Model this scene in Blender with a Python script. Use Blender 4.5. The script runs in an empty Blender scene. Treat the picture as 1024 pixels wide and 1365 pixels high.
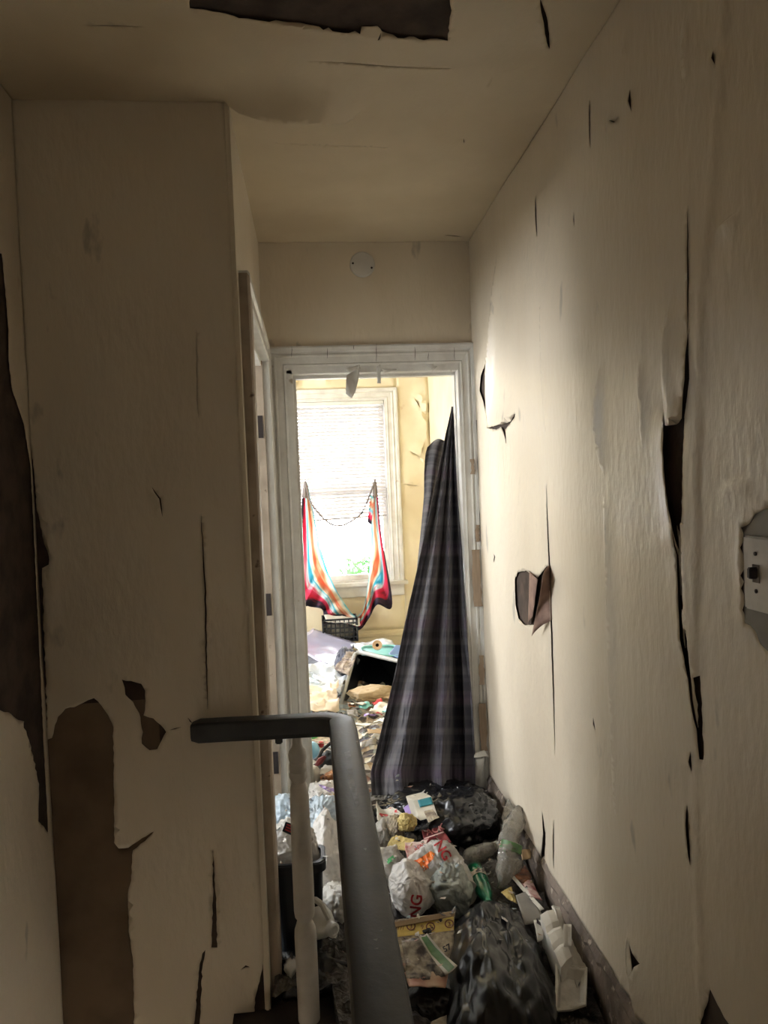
import bpy, bmesh, math, random
import numpy as np
from mathutils import Vector, Matrix, noise
from mathutils.geometry import delaunay_2d_cdt
from mathutils.bvhtree import BVHTree
random.seed(7)
S = bpy.context.scene
COL = S.collection

# ------------------------------------------------------------------ camera
EYE = Vector((0, 0, 1.45))
FPX = 1365 * 26 / 36
_y, _p, _r = (math.radians(a) for a in (5.565, -1.789, -2.333))
FW = Vector((math.sin(_y) * math.cos(_p), math.cos(_y) * math.cos(_p), math.sin(_p)))
_R0 = Vector((math.cos(_y), -math.sin(_y), 0)); _U0 = _R0.cross(FW)
RT = _R0 * math.cos(_r) + _U0 * math.sin(_r)
UP = -_R0 * math.sin(_r) + _U0 * math.cos(_r)
cd = bpy.data.cameras.new('camera'); cam = bpy.data.objects.new('camera', cd); COL.objects.link(cam)
cd.sensor_fit = 'VERTICAL'; cd.sensor_height = 36; cd.lens = 26; cd.clip_start = 0.02
cam.matrix_world = Matrix(((RT.x, UP.x, -FW.x, EYE.x), (RT.y, UP.y, -FW.y, EYE.y), (RT.z, UP.z, -FW.z, EYE.z), (0, 0, 0, 1)))
S.camera = cam

# ------------------------------------------------------------------ world, lights, exposure
w = bpy.data.worlds.new('sky'); S.world = w; w.use_nodes = True
wb = w.node_tree.nodes['Background']; wb.inputs[0].default_value = (0.93, 0.96, 1.0, 1); wb.inputs[1].default_value = 14.0
S.view_settings.view_transform = 'Standard'; S.view_settings.look = 'None'
S.view_settings.gamma = 1; S.view_settings.use_curve_mapping = False
S.view_settings.exposure = 0.95
def area(name, loc, rot, sx, sy, power, color=(1, 1, 1), portal=False):
    l = bpy.data.lights.new(name, 'AREA'); l.shape = 'RECTANGLE'; l.size = sx; l.size_y = sy; l.energy = power; l.color = color
    o = bpy.data.objects.new(name, l); COL.objects.link(o); o.location = loc; o.rotation_euler = rot
    if portal: l.cycles.is_portal = True
    return o
area('window_portal', (.25, 6.2, 1.45), (math.radians(-90), 0, 0), .9, 1.7, 1, portal=True)
area('side_window_portal', (-2.52, 2.68, 1.55), (0, math.radians(-90), 0), 1.3, 1.0, 1, portal=True)
area('bedroom_side_portal', (-1.95, 4.9, 1.5), (0, math.radians(-90), 0), 1.5, 1.1, 1, portal=True)
# unseen fill lamp added behind the camera to lift the hallway
area('rear_fill', (.30, -1.3, 1.9), (math.radians(82), 0, 0), .8, 1.0, .6, (1, .88, .76))

XR, XL, XF, D, YC, ZC = .738, -.178, -.743, 3.2, 2.067, 2.518
def ray(x, y): return FW * FPX + RT * (x - 512) - UP * (y - 682.5)
def P(x, y, ax, v):
    d = ray(x, y); t = (v - EYE[ax]) / d[ax]; return EYE + d * t
def PX(x, y, v): return P(x, y, 0, v)
def PY(x, y, v): return P(x, y, 1, v)
def PZ(x, y, v): return P(x, y, 2, v)

# ------------------------------------------------------------------ materials
def new_mat(name):
    m = bpy.data.materials.new(name); m.use_nodes = True
    nt = m.node_tree; return m, nt, nt.nodes['Principled BSDF']
def N(nt, t, **k):
    n = nt.nodes.new(t)
    for a, b in k.items(): setattr(n, a, b)
    return n
def ramp(nt, fac, stops, interp='LINEAR'):
    r = N(nt, 'ShaderNodeValToRGB'); r.color_ramp.interpolation = interp
    e = r.color_ramp.elements
    while len(e) < len(stops): e.new(.5)
    for i, (p, c) in enumerate(stops): e[i].position = p; e[i].color = (*c, 1)
    nt.links.new(fac, r.inputs[0]); return r
def coords(nt, scale=(1, 1, 1), kind='Object', rot=(0, 0, 0)):
    t = N(nt, 'ShaderNodeTexCoord'); m = N(nt, 'ShaderNodeMapping'); m.inputs['Scale'].default_value = scale
    m.inputs['Rotation'].default_value = rot
    nt.links.new(t.outputs[kind], m.inputs[0]); return m.outputs[0]
def mat(name, col, col2=None, rough=.6, nscale=6, bump=.0, bscale=60, stretch=(1, 1, 1), metal=0, crumple=0, cscale=14,
        trans=0, transl=0, spec=.5, sheen=0, spots=None, coat=0):
    m, nt, b = new_mat(name); L = nt.links.new
    v = coords(nt, stretch)
    if col2 is None: col2 = tuple(c * .82 for c in col)
    n1 = N(nt, 'ShaderNodeTexNoise'); n1.inputs['Scale'].default_value = nscale; n1.inputs['Detail'].default_value = 6; L(v, n1.inputs[0])
    r = ramp(nt, n1.outputs[0], [(.35, col2), (.62, col)]); out = r.outputs[0]
    if spots:
        n3 = N(nt, 'ShaderNodeTexNoise'); n3.inputs['Scale'].default_value = spots[1]; n3.inputs['Detail'].default_value = 4; L(v, n3.inputs[0])
        r3 = ramp(nt, n3.outputs[0], [(spots[2], (0, 0, 0)), (spots[2] + .06, (1, 1, 1))])
        mx = N(nt, 'ShaderNodeMix', data_type='RGBA'); L(r3.outputs[0], mx.inputs[0]); L(out, mx.inputs[6]); mx.inputs[7].default_value = (*spots[0], 1); out = mx.outputs[2]
    L(out, b.inputs['Base Color'])
    b.inputs['Roughness'].default_value = rough; b.inputs['Metallic'].default_value = metal
    b.inputs['Transmission Weight'].default_value = trans; b.inputs['Specular IOR Level'].default_value = spec
    b.inputs['Sheen Weight'].default_value = sheen; b.inputs['Coat Weight'].default_value = coat
    nrm = None
    if crumple:
        nz = N(nt, 'ShaderNodeTexNoise'); nz.inputs['Scale'].default_value = cscale * .6; L(v, nz.inputs[0])
        mv = N(nt, 'ShaderNodeMix', data_type='RGBA'); mv.inputs[0].default_value = .12; L(v, mv.inputs[6]); L(nz.outputs[1], mv.inputs[7])
        vo = N(nt, 'ShaderNodeTexVoronoi'); vo.inputs['Scale'].default_value = cscale; L(mv.outputs[2], vo.inputs[0])
        vo2 = N(nt, 'ShaderNodeTexVoronoi'); vo2.inputs['Scale'].default_value = cscale * 2.7; L(mv.outputs[2], vo2.inputs[0])
        ad = N(nt, 'ShaderNodeMath', operation='MULTIPLY_ADD'); L(vo2.outputs[0], ad.inputs[0]); ad.inputs[1].default_value = .35; L(vo.outputs[0], ad.inputs[2])
        bp = N(nt, 'ShaderNodeBump'); bp.inputs['Strength'].default_value = crumple; bp.inputs['Distance'].default_value = .02; L(ad.outputs[0], bp.inputs['Height']); nrm = bp
    if bump:
        n2 = N(nt, 'ShaderNodeTexNoise'); n2.inputs['Scale'].default_value = bscale; n2.inputs['Detail'].default_value = 5; L(v, n2.inputs[0])
        bp = N(nt, 'ShaderNodeBump'); bp.inputs['Strength'].default_value = bump; bp.inputs['Distance'].default_value = .003; L(n2.outputs[0], bp.inputs['Height'])
        if nrm: L(nrm.outputs[0], bp.inputs['Normal'])
        nrm = bp
    if nrm: L(nrm.outputs[0], b.inputs['Normal'])
    if transl:
        tr = N(nt, 'ShaderNodeBsdfTranslucent'); L(out, tr.inputs[0]); ms = N(nt, 'ShaderNodeMixShader'); ms.inputs[0].default_value = transl
        L(b.outputs[0], ms.inputs[1]); L(tr.outputs[0], ms.inputs[2]); L(ms.outputs[0], nt.nodes['Material Output'].inputs[0])
    return m
M = {}
M['paint'] = mat('cream_paint', (.69, .605, .475), (.63, .545, .42), rough=.36, nscale=3.5, bump=.9, bscale=48, stretch=(1, 1, .4), spots=((.44, .39, .31), 11, .68), spec=.65)
M['ceil'] = mat('ceiling_paint', (.66, .56, .40), (.57, .47, .32), rough=.5, nscale=2.5, bump=.25, bscale=70)
M['plaster'] = mat('dark_torn_backing', (.075, .05, .036), (.035, .022, .016), rough=.9, nscale=14, bump=.5)
M['void'] = mat('hollow_backing', (.02, .014, .011), rough=1)
M['backpaper'] = mat('brown_peel_underside', (.30, .19, .14), (.2, .12, .09), rough=.8, nscale=25)
M['trim'] = mat('white_gloss_trim', (.70, .69, .65), (.6, .58, .54), rough=.3, nscale=12, bump=.3, bscale=40, spots=((.40, .33, .25), 18, .70))
M['trimold'] = mat('beige_trim', (.42, .34, .26), (.3, .24, .18), rough=.55, nscale=10, bump=.3, spots=((.1, .06, .04), 20, .68))
M['wood'] = mat('bare_trim_wood', (.42, .32, .23), (.33, .25, .18), rough=.8, nscale=20, stretch=(8, 8, .6), bump=.3)
M['base'] = mat('dirty_baseboard', (.20, .155, .12), (.06, .045, .035), rough=.7, nscale=9, bump=.6, spots=((.4, .33, .26), 25, .6))
M['floor'] = mat('dark_floor', (.05, .038, .03), (.02, .016, .013), rough=.8, nscale=8, bump=.4)
M['roomwall'] = mat('bedroom_paint', (.78, .70, .50), (.70, .60, .41), rough=.6, nscale=4, bump=.6, bscale=20, spots=((.58, .42, .24), 5, .69))
M['rail'] = mat('charcoal_rail_paint', (.034, .035, .036), (.02, .021, .023), rough=.46, nscale=18, bump=.15, bscale=80, spots=((.30, .30, .29), 42, .74))
M['balus'] = mat('grey_white_baluster_paint', (.56, .53, .48), (.46, .43, .38), rough=.5, nscale=12, bump=.2, spots=((.2, .16, .12), 30, .72))
M['glass'] = None
M['sidewall'] = mat('side_room_white_paint', (.85, .84, .80), rough=.5)
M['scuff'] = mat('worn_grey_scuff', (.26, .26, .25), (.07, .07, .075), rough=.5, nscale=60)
M['white'] = mat('white_plastic', (.75, .75, .72), rough=.4, nscale=5)
M['screw'] = mat('dark_screw', (.05, .04, .04), rough=.5, metal=.6)
M['black'] = mat('black_bag_film', (.012, .012, .014), (.005, .005, .007), rough=.27, crumple=.3, cscale=7, spec=.5)
M['blackmatte'] = mat('black_matte', (.012, .014, .018), rough=.6)
M['bag'] = mat('white_bag_film', (.84, .79, .73), (.70, .67, .62), rough=.28, crumple=.75, cscale=20, transl=.3, nscale=9)
M['bagblue'] = mat('bluish_clear_film', (.72, .80, .86), (.50, .60, .68), rough=.18, crumple=.8, cscale=16, transl=.35, nscale=10)
M['baggrey'] = mat('greyish_film', (.50, .53, .47), (.36, .38, .34), rough=.25, crumple=.8, cscale=20, transl=.25, nscale=9)
M['cloth_w'] = mat('offwhite_cloth', (.62, .60, .55), (.45, .43, .39), rough=.85, crumple=.25, cscale=8)
M['red'] = mat('red_print', (.55, .035, .04), rough=.5, nscale=40)
M['orange'] = mat('orange_print', (.85, .22, .02), (.75, .12, .02), rough=.5, nscale=30)
M['darkred'] = mat('dark_red_card', (.20, .02, .025), (.13, .014, .02), rough=.5, nscale=20)
M['brownboard'] = mat('dark_brown_board', (.10, .045, .035), (.05, .03, .025), rough=.7, nscale=14)
M['pinkpaper'] = mat('pink_white_print', (.75, .60, .55), (.45, .12, .12), rough=.5, nscale=28, crumple=.3, cscale=25)
M['yellow'] = mat('yellow_card', (.62, .45, .10), (.48, .34, .10), rough=.6, nscale=20)
M['yellowpaper'] = mat('crumpled_yellow_paper', (.70, .55, .22), (.5, .36, .12), rough=.6, crumple=.6, cscale=30)
M['teal'] = mat('teal_print', (.04, .25, .30), rough=.5)
M['green'] = mat('green_plastic', (.01, .16, .075), rough=.15, spec=.7)
M['greenp'] = mat('green_print', (.10, .22, .06), (.06, .13, .05), rough=.5, nscale=20)
M['oldpaper'] = mat('stained_printed_paper', (.50, .42, .29), (.16, .12, .09), rough=.7, nscale=34, crumple=.3, cscale=30, spots=((.45, .2, .14), 14, .62))
M['card'] = mat('cardboard', (.47, .34, .20), (.40, .28, .16), rough=.8, nscale=12)
M['carton'] = mat('offwhite_carton', (.66, .62, .52), (.5, .46, .38), rough=.5, nscale=14)
M['foam'] = mat('foam_tray', (.72, .69, .62), (.58, .54, .47), rough=.55, nscale=7, bump=.2, bscale=120)
M['greycard'] = mat('grey_board', (.27, .25, .22), (.2, .185, .165), rough=.6, nscale=9)
M['clear'] = mat('clear_bottle_plastic', (.66, .62, .55), (.50, .47, .41), rough=.1, trans=.7, crumple=.35, cscale=22, nscale=8)
M['jug'] = mat('milky_jug_plastic', (.74, .73, .68), (.66, .65, .6), rough=.32, transl=.15)
M['kraft'] = mat('tan_wrap', (.66, .50, .34), (.76, .68, .60), rough=.55, crumple=.5, cscale=9, nscale=5)
M['film'] = mat('pale_blue_sheet_film', (.62, .70, .85), (.82, .86, .92), rough=.2, crumple=.6, cscale=9, nscale=7)
M['panel'] = mat('glossy_lilac_panel', (.46, .42, .58), (.40, .42, .62), rough=.16, nscale=1.6, spec=.9, coat=.5)
M['toteblack'] = mat('black_tote_plastic', (.008, .012, .018), rough=.4)
M['rim'] = mat('grey_rim_plastic', (.42, .43, .43), rough=.4)
M['aqua'] = mat('aqua_plastic', (.25, .62, .62), rough=.35)
M['blue'] = mat('blue_plastic', (.10, .20, .42), rough=.35)
M['skyblue'] = mat('light_blue_plastic', (.24, .52, .78), rough=.35)
M['lgreen'] = mat('leaf_green_plastic', (.12, .5, .2), rough=.4)
M['tape'] = mat('tan_tape', (.66, .45, .28), rough=.45)
M['purple'] = mat('lilac_print', (.40, .28, .62), rough=.4)
M['brownshine'] = mat('brown_orange_foil', (.45, .19, .07), (.1, .04, .03), rough=.3, nscale=22, crumple=.5, cscale=20)
M['greycloth'] = mat('slate_cloth', (.13, .14, .19), (.07, .075, .11), rough=.95, crumple=.4, cscale=12, sheen=.3)
M['plaidcloth'] = mat('beige_brown_plaid', (.42, .36, .31), (.12, .09, .09), rough=.95, nscale=30)
M['leaf'] = mat('leaf', (.045, .17, .03), (.02, .09, .015), rough=.5, transl=.2)
M['bark'] = mat('bark', (.12, .08, .05), rough=.9)
M['ground'] = mat('pale_gravel', (.62, .58, .5), rough=.9)
M['blind'] = mat('blind_slat_vinyl', (.60, .58, .60), rough=.5, transl=.03)
def glass_mat():
    m, nt, b = new_mat('window_glass'); L = nt.links.new
    t = N(nt, 'ShaderNodeBsdfTransparent'); g = N(nt, 'ShaderNodeBsdfGlossy'); g.inputs['Roughness'].default_value = .05
    fr = N(nt, 'ShaderNodeFresnel'); ms = N(nt, 'ShaderNodeMixShader'); L(fr.outputs[0], ms.inputs[0]); L(t.outputs[0], ms.inputs[1]); L(g.outputs[0], ms.inputs[2])
    L(ms.outputs[0], nt.nodes['Material Output'].inputs[0]); return m
M['glass'] = glass_mat()
def plaid_mat():
    m, nt, b = new_mat('dark_plaid_curtain_cloth'); L = nt.links.new
    uv = coords(nt, (1, 1, 1), 'UV'); sx = N(nt, 'ShaderNodeSeparateXYZ'); L(uv, sx.inputs[0])
    base = ramp(nt, sx.outputs[0], [(0, (.05, .047, .055)), (.3, (.03, .028, .04)), (.55, (.055, .045, .056)), (.8, (.028, .03, .05)), (1, (.036, .034, .045))]).outputs[0]  # light and shade of the folds put into the cloth colour, darkest toward right
    for ax, sc, thr, c in ((1, 13, .80, (.20, .19, .20)), (1, 5.2, .88, (.16, .10, .17)), (1, 31, .72, (.13, .12, .13))):
        mu = N(nt, 'ShaderNodeMath', operation='MULTIPLY'); L(sx.outputs[ax], mu.inputs[0]); mu.inputs[1].default_value = sc
        fr = N(nt, 'ShaderNodeMath', operation='FRACT'); L(mu.outputs[0], fr.inputs[0])
        gt = ramp(nt, fr.outputs[0], [(thr - .10, (0, 0, 0)), (thr, (.26,) * 3), (.95, (.24,) * 3), (1, (0, 0, 0))])
        mx = N(nt, 'ShaderNodeMix', data_type='RGBA'); L(gt.outputs[0], mx.inputs[0]); L(base, mx.inputs[6]); mx.inputs[7].default_value = (*c, 1); base = mx.outputs[2]
    L(base, b.inputs['Base Color']); b.inputs['Roughness'].default_value = .9; b.inputs['Sheen Weight'].default_value = .25
    w_ = N(nt, 'ShaderNodeTexNoise'); w_.inputs['Scale'].default_value = 25; L(coords(nt, (1, 1, .4)), w_.inputs[0])
    bp = N(nt, 'ShaderNodeBump'); bp.inputs['Strength'].default_value = .3; bp.inputs['Distance'].default_value = .01; L(w_.outputs[0], bp.inputs['Height']); L(bp.outputs[0], b.inputs['Normal'])
    return m
M['curtain'] = plaid_mat()
def tiedye_mat():
    m, nt, b = new_mat('tie_dye_cloth'); L = nt.links.new
    uv = coords(nt, (1, 1, 1), 'UV'); sx = N(nt, 'ShaderNodeSeparateXYZ'); L(uv, sx.inputs[0])
    n = N(nt, 'ShaderNodeTexNoise'); n.inputs['Scale'].default_value = 9; L(uv, n.inputs[0])
    ad = N(nt, 'ShaderNodeMath', operation='MULTIPLY_ADD'); L(n.outputs[0], ad.inputs[0]); ad.inputs[1].default_value = .42; sb = N(nt, 'ShaderNodeMath', operation='SUBTRACT'); L(sx.outputs[1], sb.inputs[0]); sb.inputs[1].default_value = .14; L(sb.outputs[0], ad.inputs[2])
    r = ramp(nt, ad.outputs[0], [(.08, (.20, .62, .70)), (.16, (.75, .80, .78)), (.26, (.78, .62, .45)), (.34, (.80, .22, .13)), (.42, (.62, .36, .22)), (.50, (.86, .82, .70)),
        (.58, (.06, .52, .66)), (.66, (.80, .85, .85)), (.74, (.80, .10, .22)), (.86, (.72, .05, .12)), (.93, (.10, .06, .10)), (1, (.05, .04, .07))])
    L(r.outputs[0], b.inputs['Base Color']); b.inputs['Roughness'].default_value = .9
    tr = N(nt, 'ShaderNodeBsdfTranslucent'); L(r.outputs[0], tr.inputs[0]); ms = N(nt, 'ShaderNodeMixShader'); ms.inputs[0].default_value = .5
    L(b.outputs[0], ms.inputs[1]); L(tr.outputs[0], ms.inputs[2]); L(ms.outputs[0], nt.nodes['Material Output'].inputs[0]); return m
M['tiedye'] = tiedye_mat()

# ------------------------------------------------------------------ object helpers
def link(name, me, m, parent=None, smooth=False):
    if m is not None: me.materials.append(M[m] if isinstance(m, str) else m)
    if smooth:
        for p in me.polygons: p.use_smooth = True
        me.set_sharp_from_angle(angle=math.radians(38))
    o = bpy.data.objects.new(name, me); COL.objects.link(o)
    if parent is not None: o.parent = parent; o.matrix_parent_inverse = parent.matrix_world.inverted() if False else Matrix.Translation(-parent.location)
    return o
def obj(name, bm, m, parent=None, smooth=False, bevel=0):
    if bevel: bmesh.ops.bevel(bm, geom=list(bm.edges), offset=bevel, segments=2, affect='EDGES', clamp_overlap=True)
    bmesh.ops.recalc_face_normals(bm, faces=bm.faces)
    me = bpy.data.meshes.new(name); bm.to_mesh(me); bm.free(); return link(name, me, m, parent, smooth)
def tag(o, label=None, cat=None, group=None, kind=None):
    if label: o['label'] = label
    if cat: o['category'] = cat
    if group: o['group'] = group
    if kind: o['kind'] = kind
    return o
def thing(name, loc, label, cat, group=None):
    o = bpy.data.objects.new(name, None); COL.objects.link(o); o.location = loc; o.empty_display_size = .05
    return tag(o, label, cat, group)
def struct(name, bm, m, parent=None, bevel=0):
    o = obj(name, bm, m, parent, bevel=bevel)
    if parent is None: o['kind'] = 'structure'
    return o
def box(bm, lo, hi, mx=None):
    vs = [bm.verts.new((x, y, z)) for x in (lo[0], hi[0]) for y in (lo[1], hi[1]) for z in (lo[2], hi[2])]
    if mx: 
        for v in vs: v.co = mx @ v.co
    for f in ((0, 1, 3, 2), (4, 6, 7, 5), (0, 4, 5, 1), (2, 3, 7, 6), (0, 2, 6, 4), (1, 5, 7, 3)): bm.faces.new([vs[i] for i in f])
    return bm
def B(*boxes):
    bm = bmesh.new()
    for lo, hi in boxes: box(bm, lo, hi)
    return bm
def lathe(prof, seg=20, mx=None, caps=True):
    bm = bmesh.new(); rings = []
    for r, z in prof:
        rings.append([bm.verts.new((r * math.cos(2 * math.pi * i / seg), r * math.sin(2 * math.pi * i / seg), z)) for i in range(seg)])
    for a, b in zip(rings, rings[1:]):
        for i in range(seg): bm.faces.new((a[i], a[(i + 1) % seg], b[(i + 1) % seg], b[i]))
    if caps: bm.faces.new(rings[0]); bm.faces.new(rings[-1])
    if mx is not None: bmesh.ops.transform(bm, matrix=mx, verts=bm.verts)
    return bm
def tube(pts, r, seg=8, bm=None):
    bm = bm or bmesh.new(); pts = [Vector(p) for p in pts]; rings = []
    for i, p in enumerate(pts):
        t = (pts[min(i + 1, len(pts) - 1)] - pts[max(i - 1, 0)]).normalized()
        a = t.cross(Vector((0, 0, 1)) if abs(t.z) < .9 else Vector((1, 0, 0))).normalized(); b = t.cross(a)
        rr = r[i] if isinstance(r, (list, tuple)) else r
        rings.append([bm.verts.new(p + (a * math.cos(2 * math.pi * k / seg) + b * math.sin(2 * math.pi * k / seg)) * rr) for k in range(seg)])
    for a, b in zip(rings, rings[1:]):
        for i in range(seg): bm.faces.new((a[i], a[(i + 1) % seg], b[(i + 1) % seg], b[i]))
    bm.faces.new(rings[0]); bm.faces.new(rings[-1]); return bm
def solid(o, t, off=0):
    md = o.modifiers.new('thickness', 'SOLIDIFY'); md.thickness = t; md.offset = off; return o
def axes(loc, direction, roll=0):
    q = Vector(direction).normalized().to_track_quat('Z', 'Y')
    return Matrix.Translation(loc) @ q.to_matrix().to_4x4() @ Matrix.Rotation(roll, 4, 'Z')
def fbm(p, sc, seed=0, o=4):
    return noise.fractal(Vector(p) * sc + Vector((seed * 7.3, seed * 3.1, seed * 1.7)), .6, 2.1, o)

# ------------------------------------------------------------------ peeling paint skins (sheet with holes, slits and lifted lips)
UVAX = {0: (1, 2), 1: (0, 2), 2: (0, 1)}
def inside(pt, poly):
    x, y = pt; c = False; j = len(poly) - 1
    for i in range(len(poly)):
        xi, yi = poly[i]; xj, yj = poly[j]
        if (yi > y) != (yj > y) and x < (xj - xi) * (y - yi) / (yj - yi) + xi: c = not c
        j = i
    return c
def seg_info(pts, line):
    """nearest distance, arc parameter and signed side of each point to a polyline"""
    a = np.array(line[:-1]); b = np.array(line[1:]); ln = np.linalg.norm(b - a, axis=1); cum = np.concatenate([[0], np.cumsum(ln)])
    best = np.full(len(pts), 1e9); s = np.zeros(len(pts)); side = np.zeros(len(pts))
    for i in range(len(a)):
        d = b[i] - a[i]; L2 = max(d @ d, 1e-12); t = np.clip(((pts - a[i]) @ d) / L2, 0, 1)
        q = pts - (a[i] + t[:, None] * d); dist = np.linalg.norm(q, axis=1)
        cr = d[0] * (pts[:, 1] - a[i][1]) - d[1] * (pts[:, 0] - a[i][0])
        k = dist < best - 1e-9; best[k] = dist[k]; s[k] = ((cum[i] + t * ln[i]) / cum[-1])[k]; side[k] = np.sign(cr)[k]
    return best, s, side
def skin(name, parent, ax, val, sgn, rect, holes, cracks, cell, m, off=.004, wob=.002, step=None, base_holes=None):
    iu, iv = UVAX[ax]
    def uv(px):
        p = P(px[0], px[1], ax, val); return (p[iu], p[iv])
    u0, u1, v0, v1 = rect
    clampuv = lambda q: (min(max(q[0], u0), u1), min(max(q[1], v0), v1))
    rnd = random.Random(len(cracks) * 11 + len(holes))
    polys = []
    for h in holes:
        q = [uv(p) for p in h]; out = []
        for a, b in zip(q, q[1:] + q[:1]):        # roughen the torn border
            n_ = max(1, int(math.dist(a, b) / (cell * .9)))
            for k in range(n_):
                t = k / n_; j = .0018 if k else 0
                out.append(clampuv((a[0] + (b[0] - a[0]) * t + rnd.uniform(-j, j), a[1] + (b[1] - a[1]) * t + rnd.uniform(-j, j))))
        polys.append(out)
    lifts = []
    for c in cracks:
        line = [uv(p) for p in c['px']]
        if len(line) == 2: line.insert(1, tuple((np.array(line[0]) + np.array(line[1])) / 2))
        # subdivide
        dl = [line[0]]
        for a, b in zip(line, line[1:]):
            n_ = max(1, int(math.dist(a, b) / (cell * 1.5)))
            for k in range(1, n_ + 1): dl.append((a[0] + (b[0] - a[0]) * k / n_ + (rnd.uniform(-.0012, .0012) if k < n_ else 0), a[1] + (b[1] - a[1]) * k / n_))
        mid = c['px'][len(c['px']) // 2]; dx, dy = {'L': (-6, 0), 'R': (6, 0), 'U': (0, -6), 'D': (0, 6)}[c.get('s', 'R')]
        pm = np.array([uv((mid[0] + dx, mid[1] + dy))]); sd = seg_info(pm, dl)[2][0]
        lifts.append((dl, sd, c.get('h', .008), c.get('f', .03), c.get('e', .6)))
        wd = c.get('w', .0015)
        if wd:
            A = np.array(dl); T = np.gradient(A, axis=0); T /= np.linalg.norm(T, axis=1)[:, None]; Nn = np.stack([-T[:, 1], T[:, 0]], 1)
            s = np.linspace(0, 1, len(A)); e = np.sin(np.pi * s) ** .7 * wd / 2 + 0
            left = A + Nn * e[:, None]; right = A - Nn * e[:, None]
            polys.append([clampuv(tuple(p)) for p in list(left) + list(right[1:-1][::-1])])
    pts = []; edges = []
    for q in polys:
        o_ = len(pts); pts += q; edges += [(o_ + i, o_ + (i + 1) % len(q)) for i in range(len(q))]
    nb = len(pts); bp = np.array(pts) if nb else np.zeros((1, 2)) + 1e3
    nu = int((u1 - u0) / cell) + 1; nv = int((v1 - v0) / cell) + 1
    for i in range(nu + 1):
        for j in range(nv + 1):
            p = (u0 + (u1 - u0) * i / nu, v0 + (v1 - v0) * j / nv); bd = i in (0, nu) or j in (0, nv)
            if not bd: p = (p[0] + rnd.uniform(-.2, .2) * cell, p[1] + rnd.uniform(-.2, .2) * cell)
            if not bd and np.min(np.abs(bp - p).sum(1)) < cell * .5: continue
            pts.append(p)
    r = delaunay_2d_cdt([Vector(p) for p in pts], edges, [], 0, 1e-6)
    V = np.array([tuple(v) for v in r[0]]); tris = r[2]
    boxes = [(min(a for a, _ in q), max(a for a, _ in q), min(b for _, b in q), max(b for _, b in q)) for q in polys]
    keep = []
    for t in tris:
        c = V[list(t)].mean(0); bad = False
        for q, bx in zip(polys, boxes):
            if bx[0] < c[0] < bx[1] and bx[2] < c[1] < bx[3] and inside(c, q): bad = True; break
        if not bad: keep.append(t)
    H = np.array([off + wob * (noise.noise(Vector((p[0] * 3.1, p[1] * 1.7, ax * 5.))) + .5 * noise.noise(Vector((p[0] * 9, p[1] * 3, 3.)))) for p in V])
    for dl, sd, h, f, e in lifts:
        d, s, side = seg_info(V, dl); k = (side == sd) | (d < 1e-6)
        H += np.where(k, h * np.sin(np.pi * np.clip(s, 0, 1)) ** e * np.exp(-(d / f) ** 1.5), 0)
    if step:
        q = np.array([uv(p) for p in step[0]]); d, s, side = seg_info(V, [tuple(x) for x in q])
        H += step[1] * np.clip(.5 + side * d / .01, 0, 1) * step[2] + step[3] * np.exp(-(d / .012) ** 2)
    co = np.zeros((len(V), 3)); co[:, iu] = V[:, 0]; co[:, iv] = V[:, 1]; co[:, ax] = val + sgn * np.maximum(H, .0015)
    me = bpy.data.meshes.new(name); me.from_pydata([tuple(c) for c in co], [], [tuple(t) for t in keep]); me.update()
    o = link(name, me, m, parent, smooth=True); solid(o, .0012); return o

# ================================================================== SETTING: hallway
fl = struct('floor', B(((.0, -1.4, -.25), (XR + .1, D + .12, 0)), ((XL - .1, 1.985, -.25), (0, D + .12, 0))), 'floor')
struct('floor_lower', B(((XF - .1, -1.4, -2.7), (.3, YC + .1, -2.6))), 'floor')
wr = struct('wall_right', B(((XR, -1.4, -2.7), (XR + .1, D, ZC))), 'plaster')
wst = struct('wall_stair_end', B(((XF - .1, YC, -2.7), (XL - .004, YC + .1, ZC))), 'plaster')
wsl = struct('wall_stair_side', B(((XF - .1, -1.4, -2.7), (XF, YC, ZC))), 'plaster')
struct('wall_under_floor', B(((.1, -1.4, -2.6), (.16, YC, -.25))), 'paint')
struct('wall_rear', B(((XF - .1, -1.5, -2.7), (XR + .1, -1.4, ZC))), 'paint')
ce = struct('ceiling', B(((XF - .1, -1.5, ZC), (XR + .1, D + .06, ZC + .1))), 'plaster')
# door wall
OX0, OX1, OZ = -.075, .676, 1.972
wb_ = struct('wall_back', B(((XL - .1, D, -.02), (OX0, D + .12, ZC)), ((OX1, D, -.02), (XR + .1, D + .12, ZC)), ((OX0, D, OZ), (OX1, D + .12, ZC))), 'paint')
# left hall wall with its doorway
LY0, LY1, LZ = 2.20, 3.045, 1.985
wl = struct('wall_left', B(((XL - .1, YC + .1, 0), (XL, LY0, ZC)), ((XL - .1, LY1, 0), (XL, D, ZC)), ((XL - .1, LY0, LZ), (XL, LY1, ZC))), 'paint')
cbm = bmesh.new(); box(cbm, (XL - .014, YC - .006, -.02), (XL + .002, YC + .1, ZC)); struct('trim_8', cbm, 'paint', bevel=.004)

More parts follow.
